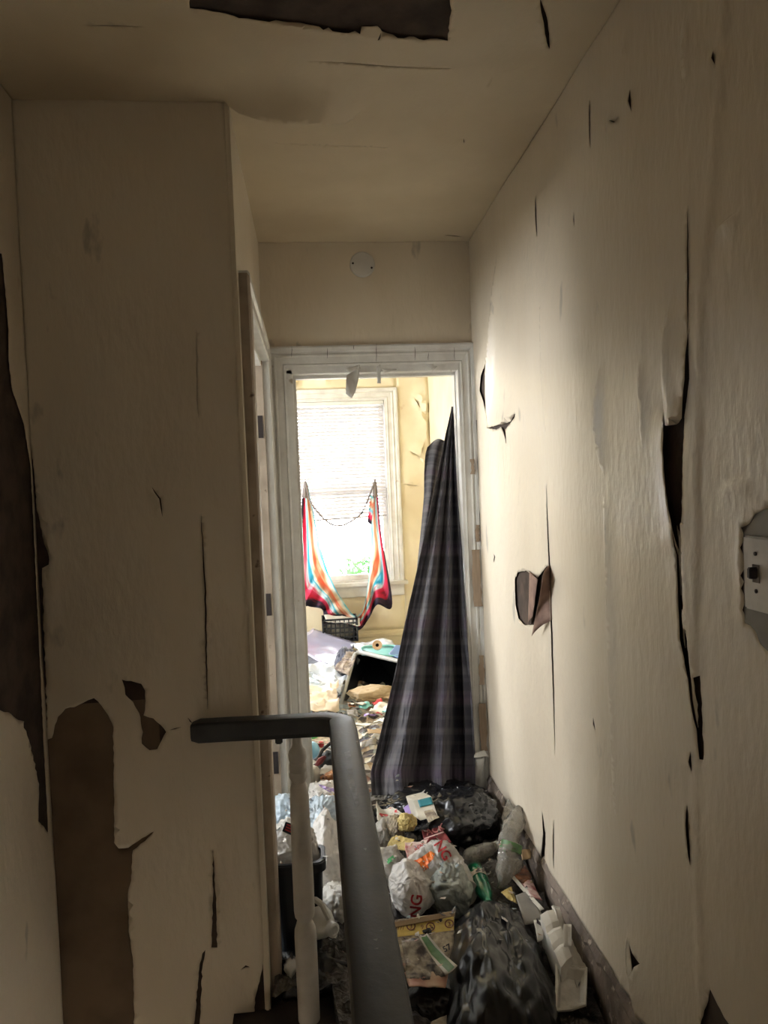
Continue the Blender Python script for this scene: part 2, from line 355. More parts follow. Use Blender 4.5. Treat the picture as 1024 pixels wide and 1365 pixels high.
# ---- right wall paint with slits and holes (pixel tracings put on the wall plane)
rh = [
 [(650, 484), (644, 500), (642, 520), (647, 535), (651, 555), (654, 572), (655, 560), (654, 540), (655, 527), (653, 515), (654, 500)],
 [(653, 570), (664, 573), (671, 569), (675, 578), (678, 592), (677, 572), (682, 566), (689, 556), (690, 551), (683, 562), (673, 566), (660, 569)],
 [(896, 567), (905, 567), (913, 563), (919, 556), (917, 600), (916, 660), (914, 712), (910, 705), (906, 680), (903, 640), (899, 605)],
 [(914, 712), (914, 800), (918, 850), (922, 885), (926, 903), (929, 893), (926, 870), (920, 845), (916, 800), (915, 750)],
 [(932, 903), (934, 930), (936, 1012), (941, 1013), (942, 1005), (940, 930), (938, 900)],
 [(705, 760), (693, 763), (689, 772), (690, 805), (694, 824), (703, 833), (714, 833), (735, 815), (736, 770), (733, 752), (728, 760), (720, 770), (714, 766)],
 [(1060, 665), (1024, 678), (1010, 685), (1003, 697), (993, 703), (994, 740), (995, 830), (1003, 834), (1010, 842), (1016, 858), (1024, 866), (1060, 890)],
 [(845, 1252), (848, 1280), (852, 1302), (855, 1288), (860, 1284), (852, 1270)],
 [(948, 1318), (944, 1340), (938, 1365), (980, 1400), (985, 1375), (968, 1356), (958, 1338)],
 [(729, 1104), (727, 1130), (724, 1152), (729, 1148), (731, 1125), (731, 1110)],
]
rc = [
 dict(px=[(666, 335), (664, 420), (656, 520), (653, 572)], s='R', h=.03, f=.035, w=.003, e=.9),
 dict(px=[(653, 571), (673, 567), (690, 552)], s='U', h=.014, f=.05, w=0, e=.5),
 dict(px=[(718, 258), (720, 318)], s='L', h=.004, f=.02, w=.002),
 dict(px=[(724, 402), (726, 480), (731, 582)], s='R', h=.007, f=.03, w=.003),
 dict(px=[(732, 640), (737, 760), (744, 1010)], s='L', h=.005, f=.02, w=.003),
 dict(px=[(802, 487), (800, 575), (808, 632)], s='R', h=.016, f=.03, w=.005),
 dict(px=[(771, 535), (772, 565)], s='R', h=.004, f=.012, w=.002),
 dict(px=[(808, 660), (813, 760), (817, 900), (824, 1090)], s='R', h=.010, f=.03, w=.006),
 dict(px=[(855, 487), (863, 555), (861, 590)], s='R', h=.010, f=.025, w=.002),
 dict(px=[(898, 405), (894, 450), (896, 567)], s='R', h=.012, f=.045, w=.002, e=.8),
 dict(px=[(922, 270), (924, 360), (924, 450)], s='L', h=.003, f=.03, w=.0016), dict(px=[(924, 440), (925, 505), (918, 558), (915, 580)], s='L', h=.009, f=.045, w=.003, e=.9),
 dict(px=[(896, 567), (907, 567), (919, 556)], s='U', h=.014, f=.05, w=0, e=.4),
 dict(px=[(894, 545), (903, 640), (912, 735)], s='L', h=.016, f=.05, w=.003, e=.6), dict(px=[(908, 700), (913, 780), (916, 850), (927, 905), (940, 1013)], s='L', h=.007, f=.04, w=.002, e=.6),
 dict(px=[(919, 556), (917, 650), (915, 715), (918, 830), (930, 900), (942, 1000)], s='R', h=.005, f=.03, w=0, e=.6),
 dict(px=[(835, 44), (838, 76)], s='R', h=.006, f=.02, w=.003),
 dict(px=[(845, 118), (847, 150)], s='L', h=.006, f=.02, w=.002),
 dict(px=[(834, 150), (827, 163), (818, 160)], s='D', h=.004, f=.02, w=.002),
 dict(px=[(815, 155), (815, 190)], s='R', h=.006, f=.02, w=.004),
 dict(px=[(792, 130), (793, 200)], s='L', h=.003, f=.02, w=.0015),
 dict(px=[(914, 30), (916, 115)], s='R', h=.006, f=.03, w=.002),
 dict(px=[(956, 66), (959, 88)], s='L', h=.006, f=.02, w=.001),
 dict(px=[(960, 303), (975, 295), (990, 280)], s='D', h=.008, f=.02, w=.001),
 dict(px=[(661, 738), (663, 742), (661, 750)], s='L', h=.005, f=.01, w=.003),
 dict(px=[(769, 280), (770, 305)], s='L', h=.003, f=.01, w=.0015),
 dict(px=[(842, 1240), (850, 1300), (864, 1380)], s='R', h=.018, f=.04, w=.004),
 dict(px=[(743, 1090), (743, 1160)], s='L', h=.004, f=.02, w=.003),
 dict(px=[(726, 1080), (731, 1115), (727, 1155)], s='L', h=.008, f=.02, w=.003),
 dict(px=[(794, 955), (797, 975)], s='L', h=.004, f=.01, w=.003),
 dict(px=[(921, 1070), (925, 1155)], s='L', h=.006, f=.02, w=.002),
 dict(px=[(926, 1000), (927, 1030)], s='L', h=.006, f=.02, w=.002),
 dict(px=[(835, 1290), (832, 1320)], s='R', h=.006, f=.02, w=.003),
 dict(px=[(1010, 640), (980, 640), (960, 655)], s='D', h=.005, f=.03, w=0),
 dict(px=[(1003, 697), (993, 703), (994, 770), (995, 832)], s='L', h=.006, f=.014, w=0),
]
skin('paint_layer', wr, 0, XR, -1, (.95, D, .17, ZC), rh, rc, .0125, 'paint', wob=.004,
     step=([(990, -40), (975, 0), (955, 250), (941, 400), (934, 600), (932, 900), (934, 1100), (942, 1380)], .004, 1, .003))
struct('paint_layer_near', B(((XR - .004, -1.4, .17), (XR, .95, ZC))), 'paint', wr)
# the rolled open flap of the heart shaped hole
def sheet_mesh(name, corners, nu, nv, m, parent, bend=0, crum=.0, seed=0, thick=.001, crs=14, uvs=False, smooth=True, sag=0):
    a, b, c, d = [Vector(q) for q in corners]       # top-left, top-right, bottom-right, bottom-left
    nrm = (b - a).cross(d - a).normalized(); bm = bmesh.new(); g = []
    ul = bm.loops.layers.uv.new('UVMap')
    for j in range(nv + 1):
        row = []
        for i in range(nu + 1):
            s, t = i / nu, j / nv
            p = (a * (1 - s) + b * s) * (1 - t) + (d * (1 - s) + c * s) * t
            p = p + nrm * (bend * math.sin(math.pi * s) + sag * math.sin(math.pi * t))
            if crum: p = p + nrm * crum * fbm(p, crs, seed) + (b - a).normalized() * crum * .6 * fbm(p, crs * .8, seed + 3)
            row.append(bm.verts.new(p))
        g.append(row)
    for j in range(nv):
        for i in range(nu):
            f = bm.faces.new((g[j][i], g[j + 1][i], g[j + 1][i + 1], g[j][i + 1]))
            for l, (x, y) in zip(f.loops, ((i, j), (i, j + 1), (i + 1, j + 1), (i + 1, j))): l[ul].uv = (x / nu, y / nv)
    me = bpy.data.meshes.new(name); bm.to_mesh(me); bm.free(); o = link(name, me, m, parent, smooth); solid(o, thick); return o
hx = XR - .006
tag(sheet_mesh('paint_flap', [PX(724, 772, XR - .045), PX(734, 752, hx), PX(737, 826, hx), PX(709, 848, XR - .040)], 6, 8, 'backpaper', wr, bend=.008, crum=.001), 'brown paper underside of torn paint flap standing out')
tag(sheet_mesh('paint_flap', [PX(706, 761, XR - .010), PX(717, 772, XR - .030), PX(710, 822, XR - .030), PX(704, 833, XR - .010)], 4, 6, 'backpaper', wr, bend=-.004, crum=.001), 'brown curled edge inside the heart shaped tear')

# ---- stair end wall (faces the camera)
sh = [
 [(30, 563), (37, 563), (45, 620), (50, 680), (60, 725), (67, 740), (67, 752), (57, 757), (60, 850), (62, 900), (64, 985), (70, 983), (78, 955), (88, 944), (100, 942), (112, 936), (126, 930), (136, 940), (145, 953), (152, 968), (153, 1040), (154, 1120), (160, 1128), (172, 1128), (190, 1116), (206, 1107), (194, 1120), (178, 1132), (176, 1165), (171, 1200), (172, 1240), (178, 1280), (180, 1420), (20, 1420), (20, 900)],
 [(163, 905), (175, 907), (189, 911), (194, 920), (194, 940), (192, 953), (205, 957), (215, 966), (222, 975), (216, 986), (210, 998), (200, 999), (190, 990), (191, 975), (186, 950), (178, 935), (168, 925), (167, 915)],
 [(284, 1130), (286, 1160), (289, 1200), (290, 1262), (282, 1262), (284, 1200)],
 [(274, 1265), (270, 1290), (266, 1380), (258, 1380), (266, 1290), (270, 1270)],
 [(356, 1262), (350, 1290), (340, 1330), (334, 1420), (345, 1420), (360, 1320), (362, 1270)],
]
sc_ = [
 dict(px=[(202, 648), (214, 665), (217, 690)], s='L', h=.010, f=.015, w=.003),
 dict(px=[(262, 435), (264, 560)], s='R', h=.003, f=.02, w=.001),
 dict(px=[(268, 680), (274, 780), (277, 948)], s='R', h=.007, f=.05, w=.005),
 dict(px=[(163, 903), (180, 940), (192, 990), (212, 1000)], s='L', h=.006, f=.02, w=0),
 dict(px=[(150, 960), (154, 1130), (172, 1200), (178, 1300)], s='R', h=.010, f=.04, w=0),
 dict(px=[(45, 620), (67, 745), (60, 880)], s='R', h=.008, f=.03, w=0),
 dict(px=[(284, 1120), (289, 1200), (291, 1265)], s='R', h=.010, f=.03, w=0),
 dict(px=[(320, 1292), (328, 1286), (334, 1288)], s='D', h=.006, f=.01, w=.003),
 dict(px=[(250, 955), (258, 965)], s='L', h=.005, f=.01, w=.002),
 dict(px=[(225, 973), (243, 968)], s='D', h=.004, f=.01, w=.002),
]
skin('paint_layer', wst, 1, YC, -1, (XF, XL - .010, -.35, ZC), sh, sc_, .0125, 'paint', wob=.002)
struct('backing_paper', B(((XF, YC - .0015, -.3), (XF + .30, YC, .90))), mat('brown_backing_paper', (.17, .115, .07), (.10, .066, .04), rough=.8, nscale=6), wst)
struct('paint_layer_low', B(((XF, YC - .004, -2.6), (XL - .01, YC, -.36))), 'paint', wst)
# ---- stair side wall: only its last strip is in view
lh = [[(-60, 330), (0, 338), (6, 400), (9, 440), (9, 480), (14, 520), (30, 565), (45, 620), (60, 700), (80, 900), (80, 1100), (62, 1110), (49, 1095), (50, 1045), (42, 1015), (36, 985), (25, 962), (10, 950), (-60, 935)]]
lh = [[(min(x, 15.6 + .0475 * (y - 130)), y) for x, y in lh[0]]]
skin('paint_layer', wsl, 0, XF, 1, (1.2, YC - .003, -.35, ZC), lh, [dict(px=[(0, 948), (25, 962), (48, 1040)], s='L', h=.01, f=.04, w=0)], .0125, 'paint')
struct('paint_layer_near', B(((XF, -1.4, -2.6), (XF + .004, 1.2, ZC))), 'paint', wsl)
# ---- ceiling paint
chh = [
 [(253, -60), (253, 9), (275, 11), (300, 15), (312, 18), (318, 21), (330, 20), (350, 23), (375, 26), (400, 28), (425, 33), (450, 38), (480, 41), (482, 34), (503, 33), (509, 40), (530, 47), (552, 47), (565, 50), (582, 49), (597, 52), (599, 30), (602, 12), (600, 3), (606, -60)],
 [(362, 138), (365, 132), (368, 139)],
 [(508, 41), (503, 52), (506, 50)],
]
cc = [
 dict(px=[(300, 132), (318, 131), (335, 130), (362, 130), (395, 130), (425, 133), (472, 150)], s='U', h=.068, f=.062, w=.006, e=.55),
 dict(px=[(407, 78), (470, 81), (530, 86), (605, 88)], s='U', h=.004, f=.03, w=.009),
 dict(px=[(108, 31), (165, 32), (195, 33)], s='U', h=.003, f=.03, w=.008),
 dict(px=[(720, -5), (727, 22), (733, 63)], s='L', h=.012, f=.03, w=.008),
 dict(px=[(360, 187), (400, 190), (520, 195)], s='U', h=.003, f=.02, w=.004),
 dict(px=[(590, 311), (620, 314)], s='U', h=.003, f=.02, w=.016),
 dict(px=[(618, 183), (619, 190)], s='L', h=.004, f=.01, w=.003),
 dict(px=[(650, 118), (657, 98)], s='L', h=.003, f=.01, w=.001),
 dict(px=[(620, 88), (750, 90)], s='U', h=.002, f=.02, w=0),
 dict(px=[(253, -20), (330, 20), (480, 41), (597, 52)], s='D', h=.006, f=.02, w=0),
]
skin('paint_layer', ce, 2, ZC, -1, (XF, XR - .004, 1.35, D), chh, cc, .0125, 'ceil', wob=.004)
struct('paint_layer_near', B(((XF, -1.4, ZC - .004), (XR, 1.35, ZC))), 'ceil', ce)
# small cracked chips above the side door
# ---- trims
def swept(path, prof, out, axis_n, closed=False):
    """profile (across, proud) swept along a polyline in a vertical plane; out = unit vectors of 'across' at each corner (mitre scaled)"""
    bm = bmesh.new(); rows = []
    for p, o_ in zip(path, out): rows.append([bm.verts.new(Vector(p) + Vector(o_) * a + Vector(axis_n) * h) for a, h in prof])
    for a, b in zip(rows, rows[1:]):
        for i in range(len(prof) - 1): bm.faces.new((a[i], a[i + 1], b[i + 1], b[i]))
    for r_ in (rows[0], rows[-1]): bm.faces.new(r_)
    return bm
CP = [(0, 0), (0, .014), (.008, .017), (.012, .012), (.018, .013), (.04, .015), (.044, .019), (.05, .019), (.053, .015), (.060, .016), (.064, .021), (.078, .024), (.086, .022), (.088, 0)]
x0, x1, zt = -.084, .668, 1.984
for i, (pp, oo) in enumerate([
    (((x0, D, 0), (x0, D, zt)), ((-1, 0, 0), (-1, 0, 1))),
    (((x0, D, zt), (x1, D, zt)), ((-1, 0, 1), (.78, 0, 1))),
    (((x1, D, zt), (x1, D, 0)), ((.78, 0, 1), (.78, 0, 0)))]):
    o = struct('trim_%d' % (i + 1), swept(pp, CP, oo, (0, -1, 0)), 'trim')
    if i == 1: head = o
    if i == 2: rcas = o
struct('trim_4', B(((x0 - .002, D - .012, 0), (OX0 + .018, D + .135, OZ)), ((OX1 - .018, D - .012, 0), (x1 + .002, D + .135, OZ)), ((x0, D - .012, OZ - .018), (x1, D + .135, zt + .002))), 'trim', bevel=.002)
struct('trim_5', B(((OX0 + .018, D + .05, 0), (OX0 + .03, D + .09, OZ - .03)), ((OX1 - .022, D + .05, 0), (OX1 - .018, D + .09, OZ - .03)), ((OX0 + .018, D + .05, OZ - .03), (OX1 - .018, D + .09, OZ - .018))), 'trim')
# broken spots of bare wood on the right casing and cracks on the head
for (a, b, c, d) in [(628, 733, 644, 808), (637, 874, 651, 912), (637, 938, 655, 1000), (626, 612, 633, 632), (633, 700, 637, 722)]:
    q0 = PY(a, b, D - .0235); q1 = PY(c, d, D - .0235)
    bm = bmesh.new(); zs = np.linspace(q0.z, q1.z, 9); f_, k_ = [], []
    xl_, xr_ = min(q0.x, q1.x), max(q0.x, q1.x)
    if xr_ - xl_ < .012: xr_ = xl_ + .02
    for z in zs: f_.append(bm.verts.new((xl_ + random.uniform(0, .008), D - .0245, z))); k_.append(bm.verts.new((min(xr_, .726) + random.uniform(-.006, .003), D - .0255, z)))
    for i in range(8): bm.faces.new((f_[i], f_[i + 1], k_[i + 1], k_[i]))
    tag(solid(obj('bare_wood_patch', bm, 'wood', rcas), .003), 'bare brown wood where white paint broke off')
for y0, y1, x in [(560, 740, 635), (745, 1000, 646)]:
    pts = [PY(x + (y - y0) * .042 + random.uniform(-1, 1), y, D - .0255) for y in range(y0, y1, 14)]
    obj('paint_crack', tube(pts, [.0012 + .0012 * random.random() for _ in pts], 5), 'void', rcas)
for x, ya, yb in [(502, 458, 482), (553, 462, 480), (606, 463, 480), (389, 462, 476), (436, 464, 478), (571, 470, 480), (472, 460, 466)]:
    obj('paint_crack', tube([PY(x + random.uniform(-.5, .5), y, D - .0235) for y in np.linspace(ya, yb, 4)], [.0004, .001, .001, .0004], 5), 'void', head)
def chip(pts, Ys, m='trim', parent=head, label=None):
    bm = bmesh.new(); vs = [bm.verts.new(PY(x, y, Y)) for (x, y), Y in zip(pts, Ys)]; bm.faces.new(vs)
    bmesh.ops.triangulate(bm, faces=bm.faces); bmesh.ops.subdivide_edges(bm, edges=bm.edges, cuts=2, use_grid_fill=True)
    for v in bm.verts: v.co.y += .006 * fbm(v.co, 40, 2)
    o = solid(obj('paint_chip', bm, m, parent, smooth=True), .0015)
    if label: o['label'] = label
chip([(480, 483), (473, 494), (462, 500), (466, 510), (461, 525), (469, 531), (474, 522), (478, 505)], [3.19, 3.18, 3.16, 3.15, 3.13, 3.12, 3.14, 3.16], label='long curled strip of paint hanging from door head')
chip([(456, 490), (478, 486), (481, 491), (466, 497)], [3.2, 3.19, 3.18, 3.17])
chip([(502, 482), (507, 482), (508, 511), (503, 511)], [3.19, 3.19, 3.17, 3.17], label='short narrow paint strip hanging from door head')
chip([(508, 490), (530, 490), (528, 494), (513, 497)], [3.2, 3.2, 3.18, 3.17])
chip([(560, 482), (588, 483), (577, 495), (570, 487)], [3.2, 3.2, 3.17, 3.18])
chip([(377, 483), (420, 484), (430, 490), (410, 494), (378, 491)], [3.2, 3.2, 3.2, 3.19, 3.2])
chip([(590, 483), (603, 483), (602, 496), (594, 490)], [3.2, 3.2, 3.19, 3.19])
chip([(633, 1003), (646, 1000), (651, 1008), (632, 1010)], [3.16, 3.16, 3.15, 3.13], parent=rcas, label='paint ledge curling off the casing foot')
chip([(634, 1012), (646, 1010), (640, 1046), (633, 1044)], [3.15, 3.15, 3.16, 3.16], parent=rcas)
# side door casing, jamb, leaf
CP2 = [(0, 0), (0, .030), (.006, .034), (.03, .030), (.034, .026), (.06, .026), (.064, .034), (.084, .034), (.09, .028), (.09, 0)]
def cas2(i, pp, oo): return struct('trim_%d' % i, swept(pp, CP2, oo, (1, 0, 0)), 'trim')
c6 = bmesh.new()
struct('trim_6', swept(((XL, LY0, -.0), (XL, LY0, LZ)), [(0, 0), (0, .026), (.006, .032), (.078, .032), (.085, .026), (.085, 0)], ((0, -1, 0), (0, -1, 1)), (1, 0, 0)), 'trimold')
cas2(7, ((XL, LY0, LZ), (XL, LY1, LZ)), ((0, -1, 1), (0, 1, 1)))
cas2(9, ((XL, LY1, LZ), (XL, LY1, 0)), ((0, 1, 1), (0, 1, 0)))
struct('trim_10', B(((XL - .1, LY0, 0), (XL, LY0 + .02, LZ)), ((XL - .1, LY0, LZ - .02), (XL, LY1, LZ))), 'trim')
jm = struct('trim_11', B(((XL - .1, LY1 - .02, 0), (XL + .004, LY1, LZ))), 'trimold')
for z in (1.72, 1.0, .35):
    hg = obj('hinge', B(((XL - .035, LY1 - .024, z - .045), (XL - .003, LY1 - .019, z + .045))), 'screw', jm)
d1 = struct('door_1', B(((XL - .96, LY1 - .03, .01), (XL - .12, LY1 + .008, LZ - .022))), 'sidewall')
obj('door_handle', lathe([(.008, 0), (.008, .02), (.022, .03), (.026, .045), (.018, .055)], 16, axes((XL - .90, LY1 - .03, 1.0), (0, -1, 0))), 'screw', d1, smooth=True)
# broken plaster bits over side door
for (a, b, c, d, e) in [(2.20, 2.10, 2.135, 2.155, 2.10), (2.30, 2.09, 2.13, 2.19, 2.35)]: pass
# baseboard right with broken top, and debris
bmr = bmesh.new(); ys = np.linspace(-1.4, D - .025, 190)
prof = [(0, 0), (.022, 0), (.022, .11), (.016, .135), (.020, .145), (.010, .165), (0, .172)]
rows = []
for y in ys:
    j = noise.noise(Vector((y * 9, 0, 0))); rows.append([bmr.verts.new((XR - a + .003 * fbm((y, a, z), 30, 1), y, max(0, z + (.030 * j + .012 * noise.noise(Vector((y * 40, 2, 0))) if z > .12 else 0)))) for a, z in prof])
for a, b in zip(rows, rows[1:]):
    for i in range(len(prof) - 1): bmr.faces.new((a[i], a[i + 1], b[i + 1], b[i]))
struct('baseboard_right', bmr, 'base')

# ---- round cover plate over the door
cp = PY(483, 353, D - .001)
cov = thing('cover_plate', cp, 'round white blank cover plate on the wall above the doorway', 'cover plate')
obj('disc', lathe([(.054, 0), (.054, .006), (.050, .010), (.0, .0115)], 40, axes(cp, (0, -1, 0)), caps=False), mat('plate_plastic', (.60, .58, .54), rough=.5), cov, smooth=True)
for (x, y) in ((470.5, 351), (495.5, 357)):
    q = PY(x, y, D - .011); obj('screw', lathe([(.0045, -.002), (.0045, .002), (.0, .003)], 12, axes(q, (0, -1, 0)), caps=False), 'screw', cov)
# ---- light switch
sw = thing('light_switch', (XR, 1.15, 1.285), 'old off white toggle switch plate in a ragged recess on the right wall', 'switch')
px_ = XR - .012
obj('plate', B(((px_, 1.115, 1.222), (XR, 1.190, 1.346))), mat('switch_plate_paint', (.62, .58, .52), (.5, .46, .41), rough=.4, nscale=20), sw, bevel=.003)
obj('toggle', B(((px_ - .014, 1.148, 1.277), (px_ + .004, 1.158, 1.296))), 'screw', sw, bevel=.002)
obj('toggle_slot', B(((px_ - .001, 1.1435, 1.270), (px_ + .001, 1.1625, 1.300))), 'base', sw)
for z in (1.256, 1.318): obj('screw', lathe([(.0035, -.001), (.0035, .002), (0, .003)], 10, axes((px_, 1.153, z), (-1, 0, 0)), caps=False), 'screw', sw)
obj('wall_box_plaster', B(((XR - .003, 1.06, 1.15), (XR, 1.205, 1.40))), 'greycard', sw)

# ---- stair railing
rl = thing('stair_railing', (.056, 1.2, 0), 'charcoal painted stair handrail turning a corner over one white turned baluster', 'railing')
RW, RH, RTZ = .035, .054, .850
def rail_section(): return [(-RW, -RH * .75), (-RW, -.012), (-RW * .92, -.004), (-RW * .7, 0), (RW * .7, 0), (RW * .92, -.004), (RW, -.012), (RW, -RH * .75), (RW * .7, -RH), (-RW * .7, -RH)]
path = [(.056, .42), (.056, .9), (.056, 1.4), (.056, 1.88)]
for k in range(1, 7):
    a = math.pi / 2 * k / 6; path.append((.056 - .075 * (1 - math.cos(a)), 1.93 + .055 * math.sin(a) + 0))
path += [(-.12, 1.99), (-.25, 2.0), (-.325, 2.003), (-.345, 2.004)]
bm = bmesh.new(); rows = []; n_ = len(path)
for i, (x, y) in enumerate(path):
    a = Vector(path[max(i - 1, 0)]); b = Vector(path[min(i + 1, n_ - 1)]); t = (b - a).normalized(); nr = Vector((t.y, -t.x))
    k = 1 if i < n_ - 1 else .7; kw = (1.0 if i < 5 else .86)
    rows.append([bm.verts.new((x + nr.x * u * k * kw, y + nr.y * u * k * kw, RTZ + v * (1 if k == 1 else .8) - (0 if k == 1 else .006))) for u, v in rail_section()])
for a, b in zip(rows, rows[1:]):
    for i in range(10): bm.faces.new((a[i], a[(i + 1) % 10], b[(i + 1) % 10], b[i]))
bm.faces.new(rows[0]); bm.faces.new(rows[-1])
hr = obj('handrail', bm, 'rail', rl, smooth=True)
md = hr.modifiers.new('bevel', 'BEVEL'); md.width = .004; md.segments = 2; md.limit_method = 'ANGLE'
tag(obj('under_fillet', B(((.026, .45, RTZ - RH - .012), (.044, 1.95, RTZ - RH + .004))), 'balus', rl), 'thin white strip under the left edge of the rail')
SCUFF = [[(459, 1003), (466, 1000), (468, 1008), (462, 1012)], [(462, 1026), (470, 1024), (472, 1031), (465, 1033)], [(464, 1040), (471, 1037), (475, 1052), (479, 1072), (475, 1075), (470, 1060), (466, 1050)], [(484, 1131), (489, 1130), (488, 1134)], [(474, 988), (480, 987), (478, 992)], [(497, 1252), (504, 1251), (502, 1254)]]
def baluster(x, y, h, sc=1):
    pr = [(.030, 0), (.030, .235), (.0285, .255), (.024, .268), (.0195, .274), (.0195, .280), (.0265, .290), (.0285, .305), (.0282, .445), (.0272, .449), (.0282, .453), (.0268, .557), (.0255, .561), (.0265, .566), (.0258, .62), (.024, .645), (.0205, .655), (.0175, .661),
          (.0205, .668), (.0250, .676), (.0250, .686), (.0225, .691), (.0242, .697), (.0235, .712), (.0215, .717), (.0245, .724), (.0252, .738), (.0225, .748), (.0155, .756), (.0130, .765), (.0120, h)]
    return lathe([(r * sc, z) for r, z in pr], 24, Matrix.Translation((x, y, 0)))
xb = PY(405, 1340, 2.03)
obj('baluster', baluster(-.068, 2.01, RTZ - RH + .01), 'balus', rl, smooth=True)
bm = baluster(.056, .50, RTZ - RH + .01, 1.5); obj('newel_post', bm, 'balus', rl, smooth=True)
tag(obj('wall_bracket', B(((-.125, 1.98, RTZ - RH - .018), (-.105, 1.996, RTZ - RH + .012))), 'rail', rl, bevel=.003), 'dark drip of paint under the cross rail')

# ================================================================== BEDROOM
YB, BX0, BX1 = 6.0, -1.9, .985
struct('floor_bedroom', B(((BX0 - .1, D + .12, -.1), (BX1 + .1, YB + .12, 0))), 'floor')
struct('ceiling_bedroom', B(((BX0 - .1, D + .06, ZC), (BX1 + .1, YB + .12, ZC + .1))), 'roomwall')
struct('wall_bedroom_right', B(((BX1, D + .12, 0), (BX1 + .1, YB, ZC))), 'roomwall')
struct('wall_bedroom_front', B(((BX0, D + .10, 0), (OX0 - .02, D + .125, ZC)), ((OX1 + .02, D + .10, 0), (BX1, D + .125, ZC)), ((OX0 - .02, D + .10, OZ + .01), (OX1 + .02, D + .125, ZC))), 'roomwall')
struct('wall_bedroom_left', B(((BX0 - .1, D + .12, 0), (BX0, 4.35, ZC)), ((BX0 - .1, 5.45, 0), (BX0, YB, ZC)), ((BX0 - .1, 4.35, 0), (BX0, 5.45, .75)), ((BX0 - .1, 4.35, 2.25), (BX0, 5.45, ZC))), 'roomwall')
# side room behind the left doorway, lit by its own window
SX = -2.4
struct('floor_side_room', B(((SX - .1, YC + .1, -.1), (XL - .1, D + .1, 0))), 'floor')
struct('ceiling_side_room', B(((SX - .1, YC + .1, ZC), (XL - .1, D + .1, ZC + .1))), 'sidewall')
struct('wall_side_room_front', B(((SX, YC + .1, 0), (XL - .1, YC + .11, ZC))), 'sidewall')
struct('wall_side_room_back', B(((SX, D + .0, 0), (XL - .1, D + .1, ZC))), 'sidewall')
struct('wall_side_room_left', B(((SX - .1, YC + .1, 0), (SX, 2.2, ZC)), ((SX - .1, 3.17, 0), (SX, D, ZC)), ((SX - .1, 2.2, 0), (SX, 3.17, 1.0)), ((SX - .1, 2.2, 2.2), (SX, 3.17, ZC))), 'sidewall')
WX0, WX1, WZ0, WZ1 = -.14, .635, .70, 2.185
wbb = struct('wall_bedroom_back', B(((BX0 - .1, YB, 0), (WX0, YB + .12, ZC)), ((WX1, YB, 0), (BX1 + .1, YB + .12, ZC)), ((WX0, YB, 0), (WX1, YB + .12, WZ0)), ((WX0, YB, WZ1), (WX1, YB + .12, ZC))), 'roomwall')
def uvh(x, y): return (x, y)
bh = [[(545, 535), (553, 530), (561, 541), (552, 548)]]
skin('paint_layer', wbb, 1, YB, -1, (WX1 + .09, BX1, .3, ZC), [], [
   dict(px=[(556, 520), (570, 540), (566, 505)], s='L', h=.03, f=.05, w=0), dict(px=[(545, 600), (560, 610), (565, 590)], s='U', h=.03, f=.05, w=.004),
   dict(px=[(535, 645), (560, 648)], s='U', h=.015, f=.05, w=.006), dict(px=[(570, 500), (567, 560), (572, 600)], s='L', h=.03, f=.06, w=0),
   dict(px=[(552, 530), (560, 545)], s='L', h=.02, f=.03, w=.01)], .03, 'roomwall', wob=.008)
skin('paint_layer', wbb, 1, YB, -1, (BX0, WX1 + .09, WZ1 + .085, ZC), [], [
   dict(px=[(395, 495), (392, 508), (402, 516)], s='L', h=.03, f=.05, w=0), dict(px=[(437, 492), (436, 513)], s='L', h=.03, f=.05, w=0),
   dict(px=[(520, 495), (526, 512)], s='L', h=.02, f=.05, w=0)], .03, 'roomwall', wob=.010)
skin('paint_layer', wbb, 1, YB, -1, (BX0, WX1 + .09, .3, WZ0 - .09), [], [
   dict(px=[(400, 810), (402, 832)], s='L', h=.02, f=.05, w=0), dict(px=[(500, 800), (503, 822)], s='L', h=.02, f=.05, w=0)], .035, 'roomwall', wob=.010)
struct('baseboard_back', B(((BX0, YB - .02, 0), (BX1, YB, .25)), ((BX0, YB - .03, .25), (BX1, YB, .275)), ((BX0, YB - .035, 0), (BX1, YB, .04))), 'roomwall', bevel=.004)
# window 1
w1 = bpy.data.objects.new('window_1', None); COL.objects.link(w1); w1.location = (.25, YB, WZ0); w1['kind'] = 'structure'
cw = .095
for pp, oo in ((((WX0, YB, WZ0), (WX0, YB, WZ1)), ((-1, 0, 0), (-1, 0, .9))), (((WX0, YB, WZ1), (WX1, YB, WZ1)), ((-1, 0, .9), (1, 0, .9))), (((WX1, YB, WZ1), (WX1, YB, WZ0)), ((1, 0, .9), (1, 0, 0)))):
    obj('casing', swept(pp, [(a * 1.08, h) for a, h in CP], oo, (0, -1, 0)), 'trim', w1)
obj('sill', B(((WX0 - .12, YB - .055, WZ0 - .03), (WX1 + .12, YB + .1, WZ0)), ((WX0 - .09, YB - .022, WZ0 - .12), (WX1 + .09, YB, WZ0 - .03))), 'trim', w1, bevel=.004)
def frame(lo, hi, wd, y0, y1): return B(((lo[0], y0, lo[1]), (lo[0] + wd, y1, hi[1])), ((hi[0] - wd, y0, lo[1]), (hi[0], y1, hi[1])), ((lo[0] + wd, y0, lo[1]), (hi[0] - wd, y1, lo[1] + wd)), ((lo[0] + wd, y0, hi[1] - wd), (hi[0] - wd, y1, hi[1])))
obj('jamb_lining', frame((WX0, WZ0), (WX1, WZ1), .015, YB - .005, YB + .12), 'trim', w1)
